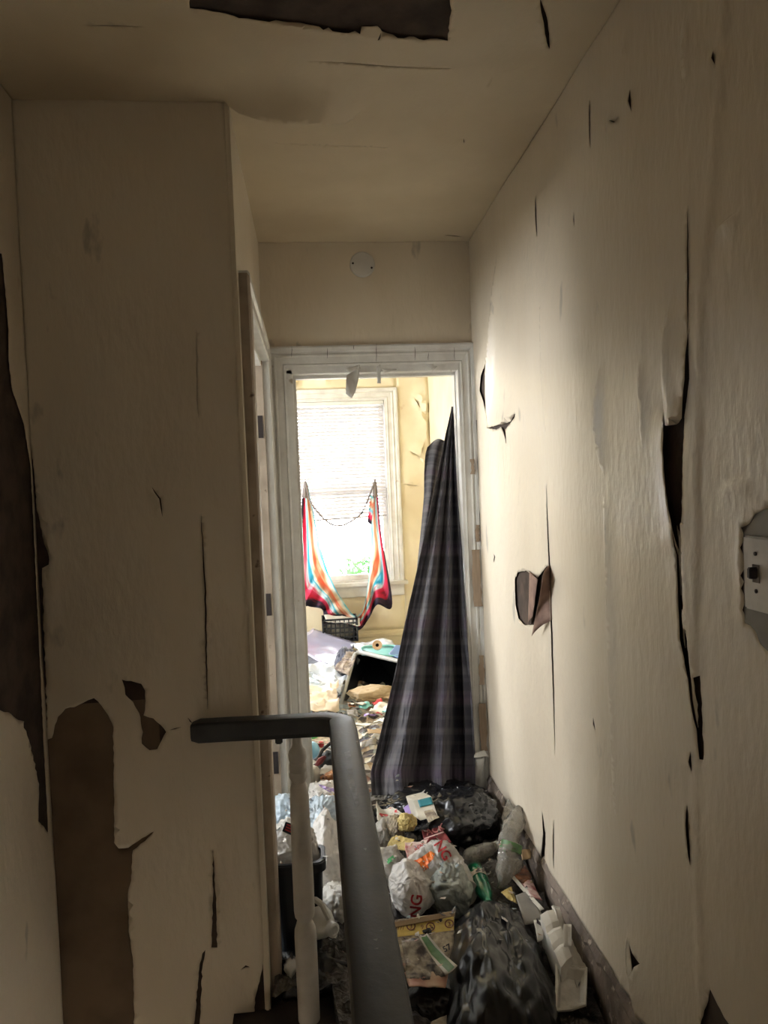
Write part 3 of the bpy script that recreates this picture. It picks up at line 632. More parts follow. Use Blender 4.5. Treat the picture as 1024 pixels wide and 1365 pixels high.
for k, (z0, z1, y) in enumerate(((WZ0 + .015, 1.46, YB + .045), (1.43, WZ1 - .015, YB + .08))):
    s_ = obj('sash', frame((WX0 + .015, z0), (WX1 - .015, z1), .042, y, y + .032), 'trim', w1, bevel=.002)
    obj('pane', B(((WX0 + .055, y + .014, z0 + .04), (WX1 - .055, y + .018, z1 - .04))), 'glass', s_)
# window 2, in the side room
w2 = bpy.data.objects.new('window_2', None); COL.objects.link(w2); w2.location = (SX, 2.68, 1.0); w2['kind'] = 'structure'
obj('sash', B(((SX - .07, 2.2, 1.0), (SX - .03, 2.24, 2.2)), ((SX - .07, 3.13, 1.0), (SX - .03, 3.17, 2.2)), ((SX - .07, 2.24, 1.0), (SX - .03, 3.13, 1.04)), ((SX - .07, 2.24, 2.16), (SX - .03, 3.13, 2.2)), ((SX - .07, 2.24, 1.53), (SX - .03, 3.13, 1.57))), 'trim', w2)
w3 = bpy.data.objects.new('window_3', None); COL.objects.link(w3); w3.location = (BX0, 4.9, .75); w3['kind'] = 'structure'
obj('sash', B(((BX0 - .06, 4.35, .75), (BX0 - .02, 4.40, 2.25)), ((BX0 - .06, 5.40, .75), (BX0 - .02, 5.45, 2.25)), ((BX0 - .06, 4.4, .75), (BX0 - .02, 5.4, .80)), ((BX0 - .06, 4.4, 2.2), (BX0 - .02, 5.4, 2.25)), ((BX0 - .06, 4.4, 1.48), (BX0 - .02, 5.4, 1.53))), 'trim', w3)
# blind
bl = thing('mini_blind', (.25, YB - .0, 2.17), 'white horizontal slat blind covering the upper part of the bedroom window', 'blind')
yb = YB + .012
obj('headrail', B(((WX0 + .02, yb - .018, 2.135), (WX1 - .02, yb + .018, 2.168))), 'white', bl, bevel=.003)
nsl = 33; zt_, zb_ = 2.115, 1.235
slm = None
for k in range(nsl):
    z = zt_ + (zb_ - zt_) * k / nsl
    if slm is None:
        bm = bmesh.new(); rws = []
        for j in range(6):
            t = j / 5 - .5; a = math.radians(64)
            u = t * .028; h = .003 * (1 - (2 * t) ** 2)
            yy = u * math.cos(a) - h * math.sin(a); zz = u * math.sin(a) + h * math.cos(a)
            rws.append([bm.verts.new((x, yy, zz)) for x in (-.36, .36)])
        for a, b in zip(rws, rws[1:]): bm.faces.new((a[0], a[1], b[1], b[0]))
        slm = bpy.data.meshes.new('slat'); bm.to_mesh(slm); bm.free(); slm.materials.append(M['blind'])
        for p in slm.polygons: p.use_smooth = True
    o = bpy.data.objects.new('slat', slm); COL.objects.link(o); o.parent = bl
    o.location = Vector((.247, yb, z)) - bl.location
    o.rotation_euler = (math.radians(random.uniform(-7, 7)), math.radians(random.uniform(-.35, .35) - (.0 if k < 22 else .9 * (k - 22) / 11)), 0)
obj('bottom_rail', B(((-.36, -.012, -.008), (.36, .012, .008))), mat('grey_blind_rail', (.45, .43, .42), rough=.5), bl, bevel=.003)
br = [c for c in bl.children if c.name.startswith('bottom_rail')][0]; br.matrix_parent_inverse = Matrix(); br.location = Vector((.247, yb, zb_ - .01)) - bl.location; br.rotation_euler = (0, math.radians(-1.6), 0)
for x in (.0, .5): obj('ladder_cord', tube([(x, yb, 2.14), (x, yb, zb_)], .0012, 5), 'white', bl)

# tie dye cloth
Icurve = [(410, 645), (419, 688), (426, 722), (434, 752), (446, 782), (460, 805), (473, 821), (483, 814), (489, 790), (493, 755), (494, 715), (496, 680), (499, 643)]
Ocurve = [(405, 645), (401, 700), (400, 799), (411, 808), (429, 812), (434, 825), (455, 832), (478, 840), (492, 824), (503, 806), (523, 806), (509, 715), (502, 643)]
def interp(c, t):
    x = t * (len(c) - 1); i = min(int(x), len(c) - 2); f = x - i
    p0, p1, p2, p3 = [np.array(c[min(max(i + k, 0), len(c) - 1)], float) for k in (-1, 0, 1, 2)]
    return .5 * ((2 * p1) + (p2 - p0) * f + (2 * p0 - 5 * p1 + 4 * p2 - p3) * f * f + (3 * p1 - p0 - 3 * p2 + p3) * f ** 3)
def patch(name, m, parent, fn, nu, nv, thick=.002):
    bm = bmesh.new(); ul = bm.loops.layers.uv.new('UVMap'); g = [[bm.verts.new(fn(i / nu, j / nv)) for i in range(nu + 1)] for j in range(nv + 1)]
    for j in range(nv):
        for i in range(nu):
            f = bm.faces.new((g[j][i], g[j + 1][i], g[j + 1][i + 1], g[j][i + 1]))
            for l, (x, y) in zip(f.loops, ((i, j), (i, j + 1), (i + 1, j + 1), (i + 1, j))): l[ul].uv = (x / nu, y / nv)
    me = bpy.data.meshes.new(name); bm.to_mesh(me); bm.free(); o = link(name, me, m, parent, True); solid(o, thick); return o
def tdf(u, v):
    a, b = interp(Icurve, u), interp(Ocurve, u); p = a * (1 - v) + b * v
    wd = min(1, math.dist(a, b) / 20)
    yy = 5.86 + .035 * math.sin(u * 70 + v * 2) * wd * (.4 + .6 * v) + .02 * math.sin(v * 9 + u * 20) * wd
    return PY(p[0], p[1], yy)
td = thing('tie_dye_cloth', PY(460, 800, 5.86), 'rainbow tie dyed cloth hanging in a U in front of the window', 'cloth')
patch('swag', 'tiedye', td, tdf, 110, 14)
cpts = [PY(x, y, 5.84) for x, y in ((407, 642), (412, 665), (418, 676), (430, 690), (440, 698), (448, 701), (458, 700), (470, 694), (482, 685), (490, 668), (496, 652), (500, 640))]
tag(obj('hem_cord', tube(cpts, .007, 8), mat('grey_brown_hem', (.22, .19, .18), rough=.9), td, smooth=True), 'grey twisted hem sagging between the two corners')
for x, y in ((407, 646), (500, 645)):
    obj('tied_corner', tube([PY(x, y - 6, 5.85), PY(x, y + 2, 5.85), PY(x - .3, y + 18, 5.85)], [.006, .014, .018], 8), bpy.data.materials['grey_brown_hem'], td, smooth=True)
patch('corner_tail', 'tiedye', td, lambda u, v: PY(491 + 5 * u - 1 * v + (3 - 3 * v) * 1, 660 + 36 * v + 4 * u, 5.83 + .01 * math.sin(u * 6)), 5, 10)
# outdoors
gr = struct('ground', B(((-9, YB + .2, -.9), (10, 16, -.8))), 'ground')
bush = thing('garden_bush', (.55, 8.2, -.8), 'sunlit green bush growing outside the bedroom window', 'bush')
bm = bmesh.new(); rr = random.Random(3)
for k in range(1500):
    d = Vector((rr.gauss(0, 1), rr.gauss(0, 1), rr.gauss(0, 1))).normalized() * (.25 + .75 * rr.random() ** .4)
    c = Vector((.58 + .40 * d.x, 8.2 + .35 * d.y, .12 + .62 * d.z)); a = Vector((rr.uniform(-1, 1), rr.uniform(-1, 1), rr.uniform(-.3, 1))).normalized(); b = a.cross(Vector((rr.random(), rr.random(), rr.random()))).normalized()
    s_ = rr.uniform(.03, .06); vs = [bm.verts.new(q) for q in (c, c + a * s_ + b * s_ * .4, c + a * 2 * s_, c + a * s_ - b * s_ * .4)]; bm.faces.new(vs)
lv = obj('foliage', bm, 'leaf', bush); lv['kind'] = 'stuff'
obj('stem', tube([(.58, 8.2, -.8), (.60, 8.2, -.3), (.58, 8.2, .1)], [.03, .022, .012], 8), 'bark', bush)

# ================================================================== big plaid curtain in the doorway
Lc = [(545, 602), (575, 595), (600, 590), (650, 580), (700, 569), (760, 556), (830, 540), (900, 526), (950, 514), (1000, 502), (1030, 494), (1060, 496)]
Rc = [(545, 606.5), (600, 607), (650, 610), (750, 616), (850, 623), (930, 629), (1000, 633), (1060, 634)]
def yat(c, y): return float(np.interp(y, [a for a, _ in c], [b for _, b in c]))
cu = thing('plaid_curtain', (.5, 3.2, 1.9), 'tall dark grey plaid curtain spreading down from the doorway top right corner', 'curtain')
def cuf(u, v):
    y = 542 + 518 * v; x = yat(Lc, y) * (1 - u) + yat(Rc, y) * u
    ph = .15 + 2.9 * u ** 1.25 + .3 * v * math.sin(u * 3.1 + .6) + .10 * fbm((u * 2, v * 1.5, 0), 2, 8)
    fold = .5 + .5 * math.cos(2 * math.pi * ph); fold = fold ** (1.6 - .7 * math.sin(u * 5)) + .12 * v * fbm((u * 6, v, 1), 2, 4)
    amp = .012 + .11 * min(1, v * 1.25)
    Y = 3.30 - .10 * v ** 1.5 - .04 * u * v + .035 - amp * fold + .012 * fbm((u * 2, v * 2, 0), 3, 5) * v - (.10 * max(0, v - .88) / .12) * (1 - u * .6)
    k = min(1, max(0, (v - .45) / .3)); k = k * k * (3 - 2 * k)
    if u > .9: Y = min(Y, 3.29 - .135 * k)
    return PY(x, y, Y)
patch('drape', 'curtain', cu, cuf, 130, 90)
def bkf(u, v):
    y = 588 + 250 * v; xl = yat([(588, 578), (595, 570), (606, 567), (630, 565.5), (660, 565.5), (700, 562), (760, 556), (838, 545)], y); xr_ = yat(Lc, y) + 9
    return PY(xl * (1 - u) + xr_ * u, y - 3 * math.sin(math.pi * min(1, u * 1.6)) * (1 - v), 3.40 - .04 * math.sin(math.pi * u) + .015 * math.sin(u * 9 + v * 3))
tag(patch('back_fold', 'curtain', cu, bkf, 24, 30), 'rounded rear fold of the curtain showing on the left')

# ================================================================== litter builders
def ridged(p, sc, seed):
    return noise.ridged_multi_fractal(Vector(p) * sc + Vector((seed * 5.1, seed * 2.3, seed)), .9, 2.0, 4, 1.0, 2.0)
def blob(name, m, parent, c, r, rot=0, seed=0, cr=.12, sub=5, sc=3.2, flat=.0, knot=None, tilt=0, ball=False):
    """crumpled film or cloth bundle: a soft hull of random facets with pleats running to a gathered top and fine creases"""
    bm = bmesh.new(); bmesh.ops.create_icosphere(bm, subdivisions=sub, radius=1); rs = np.random.RandomState(seed + 100)
    n = np.array([v.co.normalized()[:] for v in bm.verts]); k = np.ones(len(n))
    if not ball:
        for layer, (cnt, lo, hi, wgt) in enumerate(((22, .72, 1.12, .75), (70, .84, 1.12, .35))):
            pm = rs.normal(size=(cnt, 3)); pm /= np.linalg.norm(pm, axis=1)[:, None]; dd = rs.uniform(lo, hi, cnt)
            q = dd[None, :] / np.maximum(n @ pm.T, .25); k *= 1 + wgt * (np.minimum(q.min(1), 1.25) - 1)
        g = rs.normal(size=3) * .5 + np.array([0, -.3, 1.2]); g /= np.linalg.norm(g)
        if knot: g = np.array(knot[:3], float); g /= np.linalg.norm(g)
        e1 = np.cross(g, [1, .2, 0]); e1 /= np.linalg.norm(e1); e2 = np.cross(g, e1)
        th = np.arctan2(n @ e2, n @ e1); pol = np.arccos(np.clip(n @ g, -1, 1))
        ph = th * rs.randint(7, 12) + 1.4 * np.sin(pol * 4 + rs.uniform(0, 6)) + 1.2 * np.sin(th * 2 + 1)
        k += cr * .9 * (np.abs(np.sin(ph / 1.0)) ** .6 - .5) * np.exp(-(pol / 1.3) ** 2) * np.clip(pol * 3, 0, 1)
        if knot: k += knot[3] * np.exp(-(pol / .22) ** 2)
    fb = np.array([fbm(x, sc, seed, 3) for x in n]) if cr > .02 else 0
    k = k + cr * .5 * fb
    if cr > .02: k = k + cr * .22 * np.array([abs(fbm(x, sc * 3.3, seed + 1, 2)) for x in n])
    k /= np.percentile(k, 75)
    R = Matrix.Rotation(rot, 3, 'Z') @ Matrix.Rotation(tilt, 3, 'X'); c = Vector(c)
    for v, nn, kk in zip(bm.verts, n, k):
        p = R @ Vector((nn[0] * r[0], nn[1] * r[1], nn[2] * r[2])) * float(kk) + c
        p.z = max(p.z, flat + .002 + .003 * (nn[0] + 1)); v.co = p
    o = obj(name, bm, m, parent, smooth=True); at = o.data.attributes.get('sharp_edge')
    if at: o.data.attributes.remove(at)
    return o
def bag(name, label, px, py, wpx, hpx, Y, m='black', depth=None, seed=0, rot=0, cr=.14, cat='bag', group=None, knot=None, sc=3.2, sub=5, tilt=0):
    c = PY(px, py, Y); k = Y / FPX; a, h = wpx * k / 2, hpx * k / 2
    o = blob(name, m, None, c, (a, depth or (a + h) / 2, h), rot, seed, cr, knot=knot, sc=sc, sub=sub, tilt=tilt)
    return tag(o, label, cat, group)
def corners(q): return [PY(x, y, Y) for x, y, Y in q]
def sheet(name, label, q, m, cat='paper', bend=0, crum=.006, seed=0, nu=14, nv=14, thick=.0012, crs=12, group=None, sag=0):
    return tag(sheet_mesh(name, corners(q), nu, nv, m, None, bend, crum, seed, thick, crs, sag=sag), label, cat, group)
def overlay(name, base_q, s0, t0, s1, t1, m, parent, lift=.002, **k):
    a, b, c, d = corners(base_q); f = lambda s, t: (a * (1 - s) + b * s) * (1 - t) + (d * (1 - s) + c * s) * t
    n = (b - a).cross(d - a).normalized(); n = n if n.dot(EYE - a) > 0 else -n
    return sheet_mesh(name, [f(s0, t0) + n * lift, f(s1, t0) + n * lift, f(s1, t1) + n * lift, f(s0, t1) + n * lift], 6, 4, m, parent, thick=.0006, **k)
def lettering(txt, parent, x, y, hpx, ang, m, Y=2.5, bold=.0, name='lettering', shear=0):
    """flat print laid on the surface of its thing, facing out"""
    fc = bpy.data.curves.new(name, 'FONT'); fc.body = txt; fc.size = 1; fc.align_x = 'CENTER'; fc.align_y = 'CENTER'; fc.offset = bold; fc.shear = shear
    to = bpy.data.objects.new(name, fc); COL.objects.link(to); dg = bpy.context.evaluated_depsgraph_get()
    me = bpy.data.meshes.new_from_object(to.evaluated_get(dg)); bpy.data.objects.remove(to)
    bm = bmesh.new(); bm.from_mesh(me); bmesh.ops.triangulate(bm, faces=bm.faces)
    for _ in range(3):
        lg = [e for e in bm.edges if e.calc_length() > .14]
        if not lg: break
        bmesh.ops.subdivide_edges(bm, edges=lg, cuts=1); bmesh.ops.triangulate(bm, faces=bm.faces)
    pv = parent if parent.type == 'MESH' else [c for c in parent.children if c.type == 'MESH'][0]
    dg.update(); ev = pv.evaluated_get(dg); tm = ev.to_mesh(); mw = pv.matrix_world if pv.parent is None else Matrix()
    tree = BVHTree.FromPolygons([v.co.copy() for v in tm.vertices], [tuple(p.vertices) for p in tm.polygons])
    ca, sa = math.cos(ang), math.sin(ang)
    last = PY(x, y, Y)
    for v in bm.verts:
        ux, uy = v.co.x * hpx * 1.4, v.co.y * hpx * 1.4; d = ray(x + ux * ca - uy * sa, y - (ux * sa + uy * ca)).normalized()
        loc, nn, i_, ds = tree.ray_cast(EYE, d)
        if loc is None: loc = EYE + d * (last - EYE).length
        v.co = loc - d * .0035; last = loc
    bm.to_mesh(me); bm.free(); ev.to_mesh_clear(); me.name = name
    return link(name, me, m, parent)
def at_thing(name, px, py, Y, label, cat, group=None): return thing(name, PY(px, py, Y), label, cat, group)
exec_parts = True

def decal(parent, poly, m, name='print_patch', Y=2.5):
    """print patch projected on the thing"""
    bm = bmesh.new(); vs = [bm.verts.new((x, y, 0)) for x, y in poly]; bm.faces.new(vs); bmesh.ops.triangulate(bm, faces=bm.faces)
    for _ in range(4):
        lg = [e for e in bm.edges if e.calc_length() > 4]
        if not lg: break
        bmesh.ops.subdivide_edges(bm, edges=lg, cuts=1); bmesh.ops.triangulate(bm, faces=bm.faces)
    dg = bpy.context.evaluated_depsgraph_get(); ev = parent.evaluated_get(dg); tm = ev.to_mesh(); tree = BVHTree.FromPolygons([v.co.copy() for v in tm.vertices], [tuple(p.vertices) for p in tm.polygons])
    last = PY(poly[0][0], poly[0][1], Y)
    bad = []
    for v in bm.verts:
        d = ray(v.co.x, v.co.y).normalized(); loc = tree.ray_cast(EYE, d)[0]
        if loc is None: bad.append(v); continue
        v.co = loc - d * .0015
    bmesh.ops.delete(bm, geom=bad, context='VERTS')
    ev.to_mesh_clear(); return obj(name, bm, m, parent)
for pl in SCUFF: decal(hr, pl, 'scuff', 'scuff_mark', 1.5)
# ================================================================== bedroom clutter
hm = bmesh.new(); nx, ny = 60, 56; g = []
for j in range(ny + 1):
    row = []
    for i in range(nx + 1):
        x = -1.2 + 2.15 * i / nx; y = D + .14 + 2.60 * j / ny
        z = .05 + .11 * min(1, (y - D) / 2.2) - .08 * math.exp(-((x - .45) / .3) ** 2 - ((y - 4.8) / .35) ** 2) + .04 * fbm((x, y, 0), 5, 2) + .03 * abs(fbm((x, y, 1), 14, 4))
        row.append(hm.verts.new((x, y, max(.01, z))))
    g.append(row)
for j in range(ny):
    for i in range(nx): hm.faces.new((g[j][i], g[j][i + 1], g[j + 1][i + 1], g[j + 1][i]))
def scraps_mat():
    m, nt, b = new_mat('mixed_paper_litter'); L = nt.links.new; v = coords(nt)
    vo = N(nt, 'ShaderNodeTexVoronoi'); vo.inputs['Scale'].default_value = 24; L(v, vo.inputs[0])
    s = N(nt, 'ShaderNodeSeparateColor'); L(vo.outputs[1], s.inputs[0])
    r = ramp(nt, s.outputs[0], [(0, (.55, .50, .42)), (.2, (.12, .10, .09)), (.34, (.62, .60, .56)), (.5, (.40, .29, .18)), (.62, (.70, .66, .56)), (.72, (.36, .20, .16)), (.76, (.36, .42, .45)), (.9, (.06, .05, .06))], 'CONSTANT')
    L(r.outputs[0], b.inputs['Base Color']); b.inputs['Roughness'].default_value = .6
    bp = N(nt, 'ShaderNodeBump'); bp.inputs['Distance'].default_value = .03; L(vo.outputs[0], bp.inputs['Height']); L(bp.outputs[0], b.inputs['Normal']); return m
M['litter'] = scraps_mat()
tag(obj('floor_litter', hm, 'litter', None), 'uncountable mixed paper litter covering the bedroom floor', 'litter', kind='stuff')

def qd(*a): return list(a)
# glossy panel lying on the heap
sheet('poster_board', 'glossy lilac grey board lying tilted on the heap left of the black crate', [(388, 862, 5.3), (417, 838, 5.75), (476, 858, 5.55), (447, 893, 5.0)], 'panel', 'board', crum=.004, thick=.006)
sheet('poster_board', 'dark edged flat board sliding out under the lilac board', [(390, 874, 5.15), (400, 868, 5.3), (450, 893, 4.98), (430, 902, 4.9)], 'greycloth', 'board', crum=.004, thick=.006)
bag('white_pillow', 'white pillow corner at the far left behind the lilac board', 388, 850, 44, 20, 5.75, 'cloth_w', seed=4, cr=.08, cat='pillow')
sheet('plastic_sheet', 'bluish clear plastic sheet spread on the bedroom floor litter', [(390, 893, 4.9), (428, 884, 5.0), (462, 900, 4.8), (452, 925, 4.5)], 'film', 'plastic sheet', crum=.035, crs=9, seed=2)
sheet('plastic_sheet', 'whitish clear plastic wrap beside the left door jamb', [(388, 905, 4.75), (420, 895, 4.85), (440, 940, 4.35), (392, 948, 4.25)], 'bagblue', 'plastic sheet', crum=.03, crs=10, seed=5)
sheet('wrapping_paper', 'crumpled tan wrapping paper just above the cross rail', [(402, 920, 4.5), (450, 905, 4.6), (452, 945, 4.25), (396, 950, 4.2)], 'kraft', 'paper', crum=.03, crs=9, seed=6)
# crate
crp = PY(453, 838, 5.75); cr_ = thing('plastic_crate', (crp.x, 5.78, .25), 'black lattice plastic crate under the tie dyed cloth', 'crate')
cx0, cz0, cx1, cz1 = PY(429, 824, 5.68).x, PY(450, 856, 5.68).z, PY(478, 855, 5.68).x, PY(450, 825, 5.68).z
fm = B(((cx0, 5.67, cz1 - .012), (cx1, 5.69, cz1)), ((cx0, 5.67, cz0), (cx1, 5.69, cz0 + .012)), ((cx0, 5.67, cz0), (cx0 + .014, 5.69, cz1)), ((cx1 - .014, 5.67, cz0), (cx1, 5.69, cz1)),
  ((cx0, 5.87, cz0), (cx1, 5.885, cz1)), ((cx0, 5.69, cz0), (cx0 + .01, 5.87, cz1)), ((cx1 - .01, 5.69, cz0), (cx1, 5.87, cz1)), ((cx0, 5.69, cz0), (cx1, 5.87, cz0 + .01)))
obj('frame', fm, 'blackmatte', cr_)
for k in range(1, 8): x = cx0 + (cx1 - cx0) * k / 8; obj('lattice_bar', B(((x - .004, 5.674, cz0), (x + .004, 5.686, cz1))), 'blackmatte', cr_)
for k in range(1, 5): z = cz0 + (cz1 - cz0) * k / 5; obj('lattice_bar', B(((cx0, 5.673, z - .004), (cx1, 5.687, z + .004))), 'blackmatte', cr_)
bag('white_cloth', 'white crumpled cloth inside the black lattice crate', 453, 841, 40, 24, 5.78, 'cloth_w', depth=.07, seed=6, cat='cloth', sub=4)
sheet('folded_cloth', 'grey white folded cloth laid over the crate top', [(432, 820, 5.82), (480, 824, 5.82), (480, 834, 5.66), (434, 828, 5.66)], 'cloth_w', 'cloth', crum=.01)
# tote on its side
tt = at_thing('storage_tote', 500, 940, 4.7, 'open black storage tote with grey rim tipped on its side', 'tote')
rimq = [(474, 868, 4.95), (556, 887, 4.6), (550, 965, 4.35), (449, 958, 4.5)]
a, b, c, d = corners(rimq); bk = Vector((.10, .42, -.05))
bm = bmesh.new(); vf = [bm.verts.new(v) for v in (a, b, c, d)]; vb = [bm.verts.new(v + bk + ((a + c) / 2 - v) * .15) for v in (a, b, c, d)]
for i in range(4): bm.faces.new((vf[i], vf[(i + 1) % 4], vb[(i + 1) % 4], vb[i]))
bm.faces.new(vb); solid(obj('tub', bm, 'toteblack', tt), .006)
mid = (a + b + c + d) / 4
def rnd_rect(qs, k=.12, n=5):
    out = []
    for i in range(4):
        p0, p1, p2 = qs[i - 1], qs[i], qs[(i + 1) % 4]
        e0 = p1 + (p0 - p1).normalized() * k * .5; e2 = p1 + (p2 - p1).normalized() * k * .5
        for j in range(n + 1): t = j / n; out.append(e0 * (1 - t) ** 2 + p1 * 2 * t * (1 - t) + e2 * t ** 2)
    return out + [out[0]]
obj('rim', tube(rnd_rect([a, b, c, d]), .014, 8), 'rim', tt, smooth=True)
bag('paper_bag', 'tan crumpled paper bag lying inside the tipped tote', 498, 925, 70, 22, 4.58, mat('tan_paper_bag', (.55, .44, .29), (.38, .28, .17), rough=.8, crumple=.4, cscale=14), depth=.12, seed=12, rot=.3, cr=.12, cat='bag', tilt=0)
bag('grey_sweater', 'dark slate sweater bundled against the tote', 462, 882, 34, 40, 5.05, 'greycloth', depth=.12, seed=13, cat='clothing', cr=.2)
sheet('plaid_shirt', 'brown and white plaid shirt slumped beside the tote rim', [(463, 868, 5.0), (478, 868, 4.98), (464, 902, 4.68), (447, 892, 4.8)], 'plaidcloth', 'clothing', crum=.02, crs=12)
sheet('plastic_film', 'pale blue plastic film behind the tote top', [(468, 858, 5.5), (520, 852, 5.6), (540, 870, 5.2), (480, 868, 5.1)], 'film', 'plastic sheet', crum=.02, seed=9)
tr = at_thing('plastic_tray', 505, 868, 5.05, 'shallow aqua plastic tray on top of the tote', 'tray')
q = corners([(480, 862, 5.2), (530, 860, 5.25), (536, 876, 4.9), (482, 871, 4.95)])
obj('rim', tube(rnd_rect(q, .2), .009, 6), 'aqua', tr, smooth=True)
sheet_mesh('base', [v + Vector((0, 0, -.012)) for v in q], 4, 4, 'aqua', tr, thick=.004)
q = [(518, 872, 4.95), (528, 860, 5.15), (545, 862, 5.1), (541, 882, 4.8)]
sheet('blue_folder', 'blue plastic folder leaning at the right end of the tray', q, 'blue', 'folder', crum=.002, thick=.006)
tp = at_thing('tape_roll', 503, 860, 4.98, 'tan roll of tape standing on the aqua tray', 'tape roll')
obj('roll', lathe([(.012, -.02), (.032, -.022), (.034, 0), (.032, .022), (.012, .02), (.012, -.02)], 20, axes(PY(503, 860, 4.98), (-.1, -1, .25)), caps=False), 'tape', tp, smooth=True)
obj('core', lathe([(.0125, -.0), (.0, .002)], 14, axes(PY(503, 860, 4.99), (-.1, -1, .25)), caps=False), 'screw', tp)
# litter in front of tote, still inside the bedroom
rr = random.Random(11)
cols = {'white paper': 'carton', 'tan paper': 'card', 'red card': 'red', 'aqua lid': 'aqua', 'lilac wrapper': 'purple', 'grey card': 'greycard', 'brown wrapper': 'brownshine'}
bits = [(478, 938, 'white paper', 22), (497, 930, 'tan paper', 24), (512, 944, 'white paper', 30), (470, 950, 'grey card', 16), (487, 940, 'aqua lid', 13), (503, 936, 'red card', 9), (520, 928, 'tan paper', 20),
  (494, 953, 'lilac wrapper', 12), (512, 960, 'white paper', 26), (484, 966, 'white paper', 24), (503, 975, 'tan paper', 20), (476, 980, 'white paper', 22), (492, 990, 'grey card', 16), (515, 948, 'aqua lid', 9), (469, 940, 'brown wrapper', 10), (505, 950, 'red card', 7)]
SL = ['white paper scrap at the lower left corner of the tipped tote', 'tan paper scrap directly under the tan bag in the tote', 'white paper scrap touching the curtain edge below the tote',
 'grey card scrap above the bend of the handrail', 'larger aqua plastic lid in front of the tote mouth', 'red card scrap right of the larger aqua lid', 'tan paper scrap inside the tote mouth beside the curtain',
 'small lilac sweet wrapper below the aqua lid', 'white paper scrap beside the curtain below the small aqua lid', 'white paper scrap just right of the handrail bend', 'tan paper scrap beside the curtain level with the cross rail',
 'white paper scrap lowest beside the handrail in the bedroom litter', 'grey card scrap lowest beside the curtain edge', 'smaller aqua plastic lid against the curtain edge', 'brown foil wrapper at the tote rim corner above the handrail', 'red card scrap below the smaller aqua lid']
for k, (x, y, kind, s_) in enumerate(bits):
    Yq = (1.45 - .17) * FPX / (y - 655); kk = s_ * Yq / FPX; c0 = PZ(x, y, .17); an = rr.uniform(0, 6); e1 = Vector((math.cos(an), math.sin(an), rr.uniform(-.2, .2))) * kk * .6; e2 = Vector((-math.sin(an), math.cos(an), rr.uniform(-.2, .3))) * kk * .45
    o = sheet_mesh({'white paper': 'paper_scrap', 'tan paper': 'tan_paper_scrap', 'red card': 'card_scrap', 'aqua lid': 'aqua_plastic_scrap', 'lilac wrapper': 'sweet_wrapper', 'grey card': 'grey_card_scrap', 'brown wrapper': 'foil_wrapper'}[kind], [c0 - e1 - e2, c0 + e1 - e2, c0 + e1 + e2, c0 - e1 + e2], 6, 6, cols[kind], None, crum=.015, seed=k, crs=20)
    tag(o, SL[k], 'scrap')
# seen between the post and the rail
c0 = PY(412, 985, 3.75); blob('green_ball', 'lgreen', None, c0, (.05, .05, .05), cr=.01, sub=3, ball=True, seed=1); tag(bpy.data.objects['green_ball'], 'green ball half hidden behind the light blue one', 'ball')
c0 = PY(415, 1000, 3.6); blob('blue_ball', 'skyblue', None, c0, (.042, .042, .042), cr=.01, sub=3, ball=True, seed=1); tag(bpy.data.objects['blue_ball'], 'light blue ball beside the baluster', 'ball')
bag('red_wrapper', 'small red wrapper right of the light blue ball', 428, 992, 8, 10, 3.65, 'red', seed=3, cat='wrapper', sub=3)
hb = at_thing('handbag', 435, 1020, 3.45, 'black and red handbag with a strap lying behind the rail corner', 'bag')
blob('body', 'blackmatte', hb, PY(440, 1020, 3.45), (.06, .05, .09), seed=5, cr=.15, sub=4, tilt=.5)
obj('strap', tube([PY(x, y, 3.4) for x, y in ((424, 1012), (430, 1000), (440, 991), (452, 985), (462, 982))], .008, 6), 'blackmatte', hb, smooth=True)
obj('lining', tube([PY(x, y, 3.38) for x, y in ((420, 1022), (427, 1014), (434, 1008))], [.006, .016, .006], 6), 'darkred', hb, smooth=True)
sheet('printed_paper', 'pale paper sheet showing above the light blue ball', [(406, 972, 3.9), (448, 970, 3.9), (448, 990, 3.6), (420, 992, 3.6)], 'oldpaper', crum=.01)
bag('foil_wrapper', 'orange and brown foil wrapper behind the purple edged bag', 442, 1038, 32, 20, 3.3, 'brownshine', seed=8, cat='wrapper', sub=4)
bag('paper_cup', 'off white crumpled paper cup below the light blue ball', 418, 1032, 24, 28, 3.35, 'cloth_w', seed=9, cat='cup', sub=4, cr=.08)
sheet('white_towel', 'pale folded towel lying under the handbag', [(424, 1015, 3.5), (460, 1000, 3.5), (462, 1028, 3.3), (430, 1035, 3.3)], 'cloth_w', 'towel', crum=.02)

# ================================================================== hallway heap
# dark heap base filling the floor under the things
hm = bmesh.new(); nx, ny = 64, 80; g = []
for j in range(ny + 1):
    row = []
    for i in range(nx + 1):
        x = -.165 + .87 * i / nx; y = 1.60 + 1.65 * j / ny
        if x < .0: y = max(y, 2.06)
        z = .045 + .06 * min(1, max(0, (y - 2.1) / .5)) * (1 if x > 0 else .7) + .03 * fbm((x, y, 0), 9, 7) + .012 * fbm((x, y, 3), 30, 7)
        row.append(hm.verts.new((x, y, max(.006, z))))
    g.append(row)
for j in range(ny):
    for i in range(nx):
        try: hm.faces.new((g[j][i], g[j][i + 1], g[j + 1][i + 1], g[j + 1][i]))
        except ValueError: pass
tag(obj('trampled_litter', hm, mat('trampled_litter', (.10, .085, .07), (.02, .018, .017), rough=.6, nscale=24, crumple=.7, cscale=30), None, smooth=True), 'dark trampled litter layer under the rubbish in the hall', 'litter', kind='stuff')

